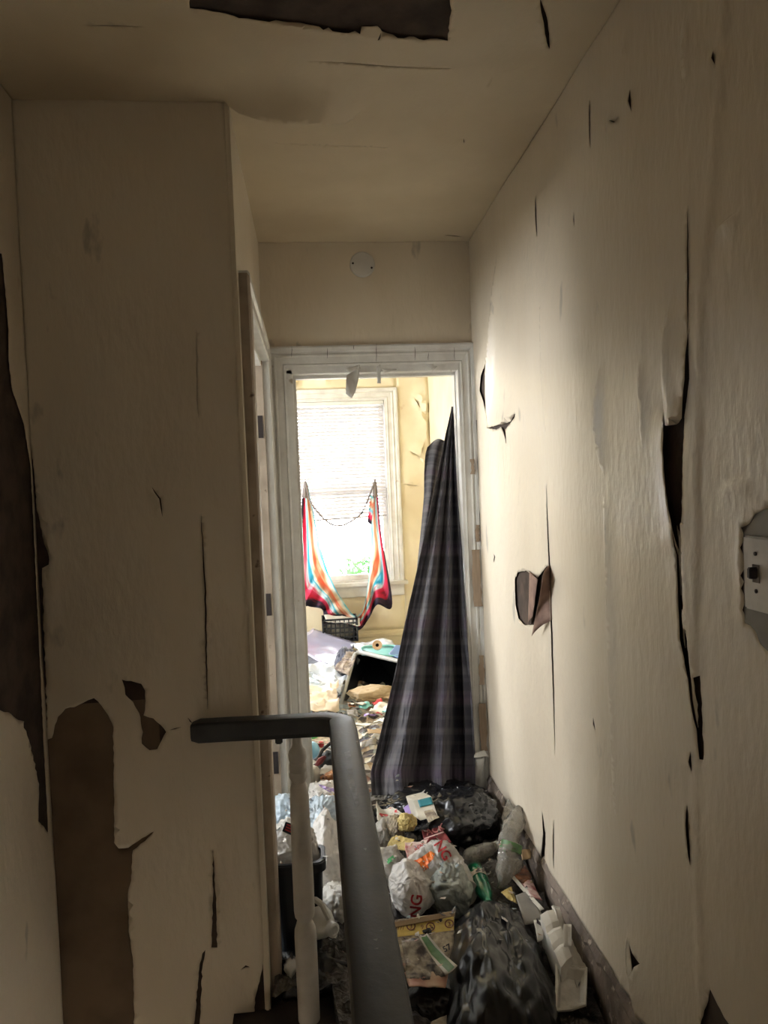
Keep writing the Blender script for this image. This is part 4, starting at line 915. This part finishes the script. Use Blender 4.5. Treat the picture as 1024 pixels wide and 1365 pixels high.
# black bags
bag('rubbish_bag', 'black rubbish bag flattened under the foot of the curtain', 575, 1075, 170, 50, 3.0, 'black', depth=.2, seed=21, cr=.2)
bag('rubbish_bag', 'black rubbish bag in the middle of the heap left of the clear bottles', 603, 1098, 105, 95, 2.78, 'black', depth=.16, seed=22, cr=.18, sc=4)
bgc = [PZ(x, y, .12) for x, y in ((600, 1204), (708, 1198), (764, 1372), (588, 1380))]
def bigbag(u, v):
    p = (bgc[0] * (1 - u) + bgc[1] * u) * (1 - v) + (bgc[3] * (1 - u) + bgc[2] * u) * v
    e = (max(0, math.sin(math.pi * u)) ** .38) * (max(0, math.sin(math.pi * v)) ** .30)
    d = Vector((u - .42, v + .06)); th = math.atan2(d.x, d.y); rr_ = d.length          # pleats run out from the gathered neck
    z = .015 + .155 * e + .05 * e * math.exp(-((u - .40) / .25) ** 2 - ((v - .12) / .16) ** 2)
    z += e * (.009 * (1 - abs(math.sin(th * 4.1 + 1.5 * rr_))) ** 1.5 * min(1, rr_ * 2.5) + .003 * (1 - abs(math.sin(th * 11 + 3 * rr_ + 1))) ** 2 + .030 * fbm((u, v, 0), 2.6, 31, 3) + .010 * abs(fbm((u, v * .6, 2), 9, 32, 2)))
    q = p.copy(); q.z = z; q.x += .012 * fbm((u, v, 4), 5, 33, 2); return q
bb = patch('rubbish_bag', 'black', None, bigbag, 90, 110, thick=.002)
tag(bb, 'largest black rubbish bag at the front between yellow flyer and foam trays', 'bag')
bag('rubbish_bag', 'black rubbish bag tail at the bottom beside the handrail', 585, 1340, 130, 70, 1.98, 'black', depth=.12, seed=24, cr=.15)
bag('rubbish_bag', 'black rubbish bag on the floor behind the baluster foot', 410, 1320, 130, 110, 2.18, 'black', depth=.10, seed=25, cr=.14)
# black bin left
bn = at_thing('waste_bin', 392, 1250, 2.35, 'black open waste bin between the left door casing and the handrail', 'bin')
hbn = PY(388, 1152, 2.20).z
def rrect(cx, cy, wx, wy, z, n=5, r=.03):
    out = []
    for sx, sy, a0 in ((1, 1, 0), (-1, 1, 90), (-1, -1, 180), (1, -1, 270)):
        for k in range(n + 1): a = math.radians(a0 + 90 * k / n); out.append(Vector((cx + sx * (wx - r) + r * math.cos(a), cy + sy * (wy - r) + r * math.sin(a), z)))
    return out
bm = bmesh.new(); rows = [[bm.verts.new(v) for v in rrect(-.088, 2.255, wx, wy, z)] for wx, wy, z in ((.062, .045, .01), (.074, .056, hbn - .02), (.080, .06, hbn - .015), (.080, .06, hbn), (.070, .05, hbn), (.06, .045, .03))]
for a, b in zip(rows, rows[1:]):
    for i in range(len(a)): bm.faces.new((a[i], a[(i + 1) % len(a)], b[(i + 1) % len(a)], b[i]))
bm.faces.new(rows[0]); bm.faces.new(rows[-1]); obj('bucket', bm, 'toteblack', bn)
bm = bmesh.new(); rows = [[bm.verts.new(v) for v in rrect(-.088, 2.255, wx, wy, z)] for wx, wy, z in ((.0805, .0605, hbn - .03), (.084, .064, hbn - .03), (.084, .064, hbn - .003), (.0805, .0605, hbn - .003))]
for a, b in zip(rows, rows[1:] + rows[:1]):
    for i in range(len(a)): bm.faces.new((a[i], a[(i + 1) % len(a)], b[(i + 1) % len(a)], b[i]))
obj('rim', bm, 'blackmatte', bn)
# left white and clear bags
bag('clear_bag', 'bluish clear plastic bag stuffed behind the side door casing', 385, 1092, 74, 62, 2.75, 'bagblue', depth=.13, seed=31, cr=.24, sc=4.5)
bag('clear_bag', 'pale bluish plastic bag leaning over the waste bin right of the baluster', 430, 1105, 70, 90, 2.72, 'bagblue', depth=.12, seed=32, cr=.18, sc=4, tilt=.2)
bag('white_bag', 'tall white plastic bag with small dark marks between baluster and handrail', 438, 1150, 66, 120, 2.55, 'bag', depth=.10, seed=33, cr=.14, sc=3)
bag('white_bag', 'white plastic bag spilling over the bin rim at the left', 386, 1126, 84, 62, 2.30, 'bag', depth=.055, seed=34, cr=.18)
bag('grey_cloth', 'grey white twisted cloth sliding down behind the milk jug', 445, 1205, 60, 50, 2.38, 'cloth_w', depth=.08, seed=35, cr=.2, cat='cloth')
q = [(384, 1096, 2.55), (398, 1102, 2.53), (391, 1116, 2.5), (377, 1108, 2.52)]
q = [(381, 1095, 2.20), (396, 1101, 2.20), (392, 1115, 2.19), (376, 1108, 2.19)]
lb = sheet('food_label', 'small black and red printed label on the white bag left of the baluster', q, 'blackmatte', 'label', crum=.001, nu=4, nv=4)
for t in (.15, .4, .65): overlay('stripe', q, .15, t, .85, t + .14, 'red', lb, .0015)
bag('purple_edged_bag', 'white bag with purple edge and yellow patch behind the rail', 436, 1068, 64, 50, 3.0, 'bag', depth=.09, seed=36, cr=.12)
pe = bpy.data.objects['purple_edged_bag']
lettering('A', pe, 432, 1066, 11, -.2, 'blackmatte', 2.95, .02)
decal(pe, [(444, 1058), (455, 1053), (460, 1064), (450, 1068)], 'yellow')
decal(pe, [(424, 1045), (440, 1050), (458, 1052), (460, 1056), (440, 1056), (428, 1050)], 'purple')
bag('dark_wrapper', 'dark shiny crumpled wrapper squeezed behind the handrail', 448, 1090, 26, 50, 2.85, 'brownshine', depth=.05, seed=37, cat='wrapper', cr=.25, sub=4)
# milk jug
jg = at_thing('milk_jug', 440, 1235, 2.2, 'off white plastic jug lying with its cap toward the camera', 'jug')
jd = (PY(452, 1244, 2.13) - PY(404, 1218, 2.26)).normalized(); jo = PY(406, 1219, 2.255)
bm = lathe([(.03, -.05), (.046, -.04), (.050, .0), (.050, .05), (.045, .08), (.032, .105), (.022, .116), (.018, .125)], 24, axes(jo, jd, .4))
obj('body', bm, 'jug', jg, smooth=True)
obj('cap', lathe([(.019, .120), (.021, .122), (.021, .138), (.018, .140), (.013, .141), (.013, .135), (0, .135)], 24, axes(jo, jd)), 'white', jg, smooth=True)
obj('handle', tube([jo + jd * .03 + Vector((0, -.01, .052)), jo + jd * .05 + Vector((0, -.01, .072)), jo + jd * .09 + Vector((0, -.01, .066)), jo + jd * .12 + Vector((0, -.005, .03))], .009, 8), 'jug', jg, smooth=True)
bag('brown_cardboard', 'crushed dark brown cardboard under the jug', 440, 1278, 60, 22, 2.24, 'brownboard', depth=.08, seed=41, cat='cardboard', cr=.12, sub=4)
bag('tissue', 'grey crumpled tissue on the floor left of the baluster', 388, 1288, 20, 24, 2.12, 'cloth_w', depth=.025, seed=42, cat='tissue', cr=.25, sub=4)

# grocery bags with print
g1 = bag('grocery_bag', 'white grocery bag with orange shape and red letters at the heap centre', 582, 1160, 96, 84, 2.46, 'bag', depth=.10, seed=51, cr=.14)
g2 = bag('grocery_bag', 'white grocery bag with red letters lowest beside the handrail', 549, 1190, 62, 74, 2.36, 'bag', depth=.08, seed=52, cr=.12)
g3 = bag('grocery_bag', 'cloudy greenish bag knotted in front of the orange printed one', 599, 1189, 60, 70, 2.35, 'baggrey', depth=.07, seed=53, cr=.16)
g4 = bag('grocery_bag', 'white bag with green and red letters against the handrail', 521, 1160, 48, 70, 2.55, 'bag', depth=.08, seed=54, cr=.15)
decal(g1, [(543, 1149), (556, 1146), (566, 1140), (574, 1134), (580, 1138), (577, 1146), (570, 1152), (572, 1158), (560, 1154), (548, 1155)], 'orange')
decal(g1, [(548, 1157), (560, 1154), (570, 1158), (560, 1166), (552, 1167)], 'orange')
lettering('NG', g1, 590, 1134, 13, -1.0, 'red', 2.45, .02)
lettering('NG', g2, 555, 1208, 15, 1.45, 'red', 2.3, .02)
lettering('K', g4, 532, 1163, 14, -.5, 'red', 2.5, .03)
lettering('O', g4, 524, 1183, 11, -.3, 'red', 2.5, .02)
decal(g4, [(514, 1147), (524, 1140), (528, 1143), (518, 1152)], 'lgreen')
# red ACK packet, white carton, printed wrappers
q = [(562, 1106, 2.66), (582, 1094, 2.70), (602, 1122, 2.52), (566, 1130, 2.52)]
rp = sheet('snack_packet', 'dark red packet with pale letters at the heap top', q, 'darkred', 'packet', crum=.004, bend=.01)
lettering('ACK', rp, 580, 1106, 9, .35, mat('pink_letter', (.55, .22, .22), rough=.5), 2.5, .02)
overlay('stripe', q, .05, .55, .95, .60, 'pinkpaper', rp, .003)
ct = at_thing('drink_carton', 568, 1080, 2.75, 'small white carton with a teal panel standing on the heap', 'carton')
ctq = [(551, 1067, 2.74), (575, 1061, 2.74), (584, 1088, 2.66), (560, 1094, 2.66)]
a, b, c, d = corners(ctq); n_ = Vector((-.02, .08, -.015))
bm = bmesh.new(); vs = [bm.verts.new(v) for v in (a, b, c, d)] + [bm.verts.new(v + n_) for v in (a, b, c, d)]
for f in ((0, 1, 2, 3), (7, 6, 5, 4), (0, 4, 5, 1), (1, 5, 6, 2), (2, 6, 7, 3), (3, 7, 4, 0)): bm.faces.new([vs[i] for i in f])
obj('box', bm, 'carton', ct, bevel=.002)
overlay('panel', ctq, .22, .06, .97, .42, 'teal', ct, .003)
lettering('9c', ct, 565, 1069, 4, .2, 'white', 2.7, .02)
sheet('carton_flap', 'torn open carton flap with a dark inside below the teal panel', [(566, 1082, 2.66), (577, 1078, 2.66), (586, 1090, 2.6), (570, 1097, 2.6)], 'oldpaper', 'flap', crum=.006)
q = [(502, 1069, 2.84), (520, 1074, 2.82), (542, 1090, 2.72), (505, 1097, 2.70)]
wpk = sheet('snack_wrapper', 'pink and white printed wrapper touching the handrail at the heap top', q, 'carton', 'wrapper', crum=.012, bend=.02, seed=3)
for s0, t0, s1, t1 in ((.25, .12, .6, .32), (.62, .3, .92, .52), (.1, .55, .4, .72), (.5, .62, .8, .75)): decal(wpk, [(502 + 40 * s0, 1069 + 27 * t0), (502 + 40 * s1, 1071 + 27 * t0), (502 + 40 * s1 - 2, 1069 + 27 * t1), (502 + 40 * s0 - 1, 1069 + 27 * t1)], 'red')
sheet('snack_wrapper', 'purple wrapper edge tucked behind the drink carton', [(538, 1078, 2.80), (551, 1068, 2.80), (556, 1086, 2.74), (545, 1092, 2.74)], 'purple', 'wrapper', crum=.008)
bag('paper_ball', 'crumpled yellow paper ball on top of the heap', 543, 1096, 28, 24, 2.66, 'yellowpaper', depth=.035, seed=61, cat='paper', cr=.3, sc=5)
bag('paper_ball', 'crumpled grey newspaper ball left of the yellow one', 527, 1104, 26, 34, 2.68, 'oldpaper', depth=.04, seed=62, cat='paper', cr=.28, sc=5)
bag('white_bag', 'small white bag wedged between handrail and newspaper ball', 509, 1112, 24, 44, 2.70, 'bag', depth=.05, seed=63, cr=.15)
sheet('paper_packet', 'yellow brown torn paper packet above the lettered bags', [(515, 1128, 2.6), (528, 1112, 2.62), (552, 1118, 2.56), (548, 1134, 2.5)], 'yellowpaper', crum=.012)
q = [(540, 1122, 2.54), (571, 1116, 2.56), (566, 1138, 2.46), (543, 1148, 2.44)]
wk = sheet('snack_wrapper', 'white wrapper with small dark red letters above the orange printed bag', q, 'pinkpaper', 'wrapper', crum=.010, bend=.01)
lettering('REAL', wk, 560, 1129, 5, .7, 'red', 2.4, .01)
# yellow flyer
q = [(527, 1227, 2.20), (606, 1215, 2.22), (606, 1282, 2.05), (534, 1296, 2.02)]
fy = sheet('price_flyer', 'yellow and white price flyer with circled numbers beside the handrail', q, 'oldpaper', 'flyer', crum=.005, seed=2)
def strip(x0, y0, x1, y1, h, m): decal(fy, [(x0, y0), (x1, y1), (x1, y1 + h), (x0, y0 + h)], m)
strip(530, 1230, 605, 1221, 19, 'yellow')
ring = mat('brown_ink', (.16, .05, .03), rough=.6)
for x, y, t in ((548, 1235, '3'), (574, 1236, '3'), (599, 1232, '3')):
    lettering('O', fy, x, y, 12, 0, ring, 2.1, .0); lettering(t, fy, x, y, 6, .1, ring, 2.1, .02)
lettering('9', fy, 563, 1236, 6, .1, ring, 2.1); lettering('///', fy, 535, 1236, 8, 0, ring, 2.1)
lettering('57', fy, 596, 1264, 8, .5, 'blackmatte', 2.1, .02)
sheet('cardboard_edge', 'tan folded cardboard edge along the flyer top', [(519, 1231, 2.18), (605, 1214, 2.20), (606, 1221, 2.19), (520, 1238, 2.17)], 'card', 'cardboard', crum=.003, thick=.006)
gs = [(558, 1248, 2.08), (570, 1244, 2.08), (610, 1288, 1.93), (593, 1300, 1.92)]
gb = sheet('green_banded_strip', 'cream strip with a green band curling over the flyer', gs, 'carton', 'paper strip', crum=.004, bend=.004, sag=.012)
decal(gb, [(560, 1247), (568, 1246), (580, 1262), (606, 1289), (598, 1296), (575, 1272)], 'greenp')
sheet('torn_magazine', 'stained torn magazine page with dark pictures below the flyer', [(534, 1252, 2.06), (556, 1252, 2.05), (592, 1302, 1.93), (544, 1312, 1.92)], mat('dark_picture_page', (.42, .36, .27), (.05, .04, .04), rough=.6, nscale=38, crumple=.4, cscale=26), crum=.012, seed=4)
sheet('red_tinted_page', 'reddish cream page at the bottom of the flyer stack', [(538, 1296, 1.97), (598, 1284, 1.97), (594, 1318, 1.90), (545, 1314, 1.89)], mat('reddish_page', (.52, .38, .25), (.40, .18, .12), rough=.6, nscale=16), crum=.006)
bag('flyer_support', 'dark crushed bag holding up the yellow flyer', 566, 1272, 70, 70, 2.17, 'black', depth=.06, seed=70, cr=.1)
# cup, bottles
def bottle(name, label, p0, p1, r, m, capm, cat='bottle', band=None, group=None, crush=.0, bandlab=None):
    t = thing(name, p0, label, cat, group); L_ = (p1 - p0).length; mx = axes(p0, p1 - p0)
    pr = [(r * .75, 0), (r * .95, .006), (r, .02), (r * .96, L_ * .18), (r, L_ * .24), (r * .93, L_ * .32), (r, L_ * .4), (r * .94, L_ * .5), (r, L_ * .58), (r * .92, L_ * .68), (r * .6, L_ * .84), (.013, L_ * .92), (.0125, L_)]
    bm = lathe(pr, 24); 
    for v in bm.verts: v.co.x += crush * fbm(v.co, 22, 3); v.co.y += crush * fbm(v.co, 22, 5)
    bmesh.ops.transform(bm, matrix=mx, verts=bm.verts); obj('body', bm, m, t, smooth=True)
    obj('cap', lathe([(.0145, L_ - .016), (.0145, L_ + .001), (.012, L_ + .003)], 18, mx), capm, t, smooth=True)
    if band: obj('label_band', lathe([(r * 1.03, L_ * band[1]), (r * 1.03, L_ * band[2])], 24, mx, caps=False), band[0], t, smooth=True)
    return t
bottle('clear_bottle', 'crushed clear bottle standing tallest against the right wall', PY(676, 1128, 2.52), PY(692, 1078, 2.66), .038, 'clear', 'clear', crush=.012)
bottle('clear_bottle', 'clear bottle with green band pointing down beneath the tallest bottle', PY(683, 1122, 2.44), PY(668, 1185, 2.38), .036, 'clear', 'clear', crush=.012, band=('greenp', .02, .2))
bottle('clear_bottle', 'clear bottle with orange mark lying left of the green banded bottle', PY(622, 1145, 2.55), PY(664, 1126, 2.62), .030, 'clear', 'white', crush=.006)
bottle('clear_bottle', 'wide clear container upright at the foot of the right door casing', PY(656, 1112, 2.85), PY(658, 1068, 2.95), .034, 'clear', 'clear', crush=.010)
bottle('green_bottle', 'shiny green bottle lying below the orange marked clear bottle', PY(633, 1158, 2.50), PY(652, 1205, 2.28), .030, 'green', 'green', crush=.004, band=('carton', .22, .38))
sheet('clamshell_lid', 'clear plastic clamshell lid leaning up behind the bottles', [(668, 1090, 2.72), (678, 1064, 2.80), (694, 1095, 2.66), (680, 1118, 2.58)], 'clear', 'lid', crum=.004)
cupc = at_thing('foam_cup', 622, 1192, 2.35, 'white foam cup lying behind the cloudy bag', 'cup')
obj('cup_body', lathe([(.024, 0), (.037, .09), (.040, .092), (.038, .095), (.034, .09), (.022, .004)], 24, axes(PY(600, 1180, 2.42), PY(628, 1192, 2.33) - PY(600, 1180, 2.42))), 'foam', cupc, smooth=True)
bottle('glass_bottle', 'narrow dark clear bottle lying along the wall beyond the trays', PY(694, 1150, 2.46), PY(672, 1170, 2.40), .018, 'clear', 'clear', crush=.004)
# debris along wall
wallbits = [
 ('cigarette_packet', 'brown patterned packet between the bottles and the wall', [(686, 1168, 2.42), (700, 1152, 2.48), (708, 1166, 2.42), (697, 1178, 2.36)], 'brownshine', 'packet', .01),
 ('folded_leaflet', 'pink and tan folded leaflet tilted beside the wall', [(694, 1175, 2.38), (708, 1172, 2.40), (722, 1200, 2.28), (708, 1196, 2.28)], 'pinkpaper', 'leaflet', .004),
 ('white_card', 'narrow white card edge standing near the wall', [(682, 1170, 2.40), (686, 1168, 2.40), (725, 1212, 2.22), (720, 1214, 2.22)], 'carton', 'card', .003),
 ('tan_packet', 'small tan packet against the wall above the trays', [(696, 1132, 2.52), (708, 1132, 2.54), (708, 1144, 2.50), (697, 1146, 2.48)], 'card', 'packet', .006),
 ('grey_board', 'grey board piece between green bottle and foam trays', [(688, 1194, 2.30), (703, 1188, 2.32), (727, 1226, 2.18), (700, 1232, 2.15)], 'greycard', 'board', .004),
 ('grey_board', 'folded pale board corner at the top of the big black bag', [(668, 1190, 2.33), (682, 1182, 2.35), (690, 1204, 2.28), (676, 1198, 2.30)], 'yellowpaper', 'board', .006),
 ('long_wood_strip', 'long broken wooden strip lying along the right baseboard', [(706, 1142, 2.60), (716, 1146, 2.60), (770, 1230, 2.22), (760, 1236, 2.19)], 'base', 'wood strip', .008),
 ('paper_scrap', 'pale torn paper scrap at the left of the upper foam tray', [(712, 1228, 2.14), (722, 1226, 2.14), (724, 1252, 2.07), (716, 1254, 2.06)], 'foam', 'scrap', .006),
]
for nm, lab, q, m_, ct_, cru in wallbits: sheet(nm, lab, q, m_, ct_, crum=cru, nu=8, nv=8, thick=.003)
# foam trays
def tray(label, q, dep, seed, crum=.004):
    t = thing('foam_tray', PY(q[0][0], q[0][1], q[0][2]), label, 'tray', None); a, b, c, d = corners(q); n = (b - a).cross(d - a).normalized()
    if n.dot(EYE - a) < 0: n = -n
    def f(u, v):
        p = (a * (1 - u) + b * u) * (1 - v) + (d * (1 - u) + c * u) * v
        e = min(u, 1 - u, v * .8 + 0, (1 - v) * .8); h = -dep * min(1, max(0, (e - .05) / .10)); return p + n * (h + crum * fbm(p, 12, seed))
    patch('shell', 'foam', t, f, 26, 30, thick=.004)
    bm = tube([f(u, v) for u, v in ((0, 0), (.5, 0), (1, 0), (1, .5), (1, 1), (.5, 1), (0, 1), (0, .5), (0, 0))], .004, 6); obj('rim', bm, 'foam', t, smooth=True); return t
tray('wide open foam tray leaning on the right baseboard', [(737, 1208, 2.22), (765, 1215, 2.20), (790, 1275, 2.02), (770, 1318, 1.92)], .02, 1, .010)
t2 = thing('foam_clamshell', PY(740, 1270, 2.05), 'white foam clamshell with notched edge standing between black bag and open tray', 'food box')
a, b, c, d = corners([(721, 1220, 2.12), (738, 1213, 2.13), (762, 1275, 1.97), (748, 1290, 1.93)])
bm = bmesh.new(); n_ = Vector((.02, .02, -.16))
rows = []
for k in range(13):
    s = k / 12; L1 = a * (1 - s) + d * s; R1 = b * (1 - s) + c * s; nt_ = .006 if k in (4, 8) else 0
    dn = Vector((.012, .012, -.145 * (1 - .15 * s)))
    rows.append([bm.verts.new(v) for v in (L1 + dn, L1 + dn * .5 + Vector((-.004, 0, 0)), L1 - Vector((0, 0, nt_)), (L1 + R1) / 2 + Vector((0, 0, .004 - nt_)), R1 - Vector((0, 0, nt_)), R1 + dn * .5, R1 + dn)])
for p_, q_ in zip(rows, rows[1:]):
    for i in range(6): bm.faces.new((p_[i], p_[i + 1], q_[i + 1], q_[i]))
bm.faces.new(rows[0]); bm.faces.new(rows[-1])
solid(obj('shell', bm, 'foam', t2, smooth=False), .003)
patch('tab', 'foam', t2, lambda u, v: PY(752 + 10 * u, 1232 + 30 * v, 2.05 - .06 * v + .01 * math.sin(u * 3)), 4, 6)
tray('second foam tray half hidden at the bottom under the clamshell', [(742, 1286, 1.97), (782, 1290, 1.96), (780, 1340, 1.85), (742, 1348, 1.83)], .022, 2, .006)
sheet('small_leaflet', 'small printed leaflet at the bottom edge of the heap', [(575, 1362, 1.86), (600, 1350, 1.88), (603, 1366, 1.84), (570, 1376, 1.82)], 'oldpaper', crum=.004)
sheet('green_label', 'bit of green and cream packaging at the bottom edge near the trays', [(725, 1362, 1.84), (768, 1356, 1.86), (770, 1372, 1.82), (728, 1376, 1.80)], 'greenp', crum=.004)
# loose crumbs and scraps nobody could count
bm = bmesh.new(); rr = random.Random(5); dg = bpy.context.evaluated_depsgraph_get(); dg.update()
for k in range(520):
    x = rr.uniform(-.15, .70); y = rr.uniform(1.95, 3.1)
    if x < .02: y = rr.uniform(2.1, 3.1)
    if -.02 < x < .12 and y < 2.1: continue
    hit, loc, nn, fi, ho, mw = S.ray_cast(dg, Vector((x, y, .55)), Vector((0, 0, -1)))
    if not hit or loc.z > .42 or ho.name.startswith(('foam', 'shell', 'body', 'cap', 'handle')) or (ho.name.startswith('rubbish_bag') and rr.random() < .8): continue
    s_ = rr.uniform(.004, .015); c = loc + Vector((0, 0, .004))
    a = Vector((rr.uniform(-1, 1), rr.uniform(-1, 1), rr.uniform(-.3, .3))).normalized(); b = a.cross(Vector((rr.random() * .5, rr.random() * .5, 1))).normalized()
    bm.faces.new([bm.verts.new(v) for v in (c - a * s_, c + b * s_ * .6, c + a * s_ + Vector((0, 0, s_ * .3)), c - b * s_ * .5)])
tag(obj('loose_scraps', bm, M['litter'], None), 'tiny loose scraps scattered through the hall heap', 'litter', kind='stuff')
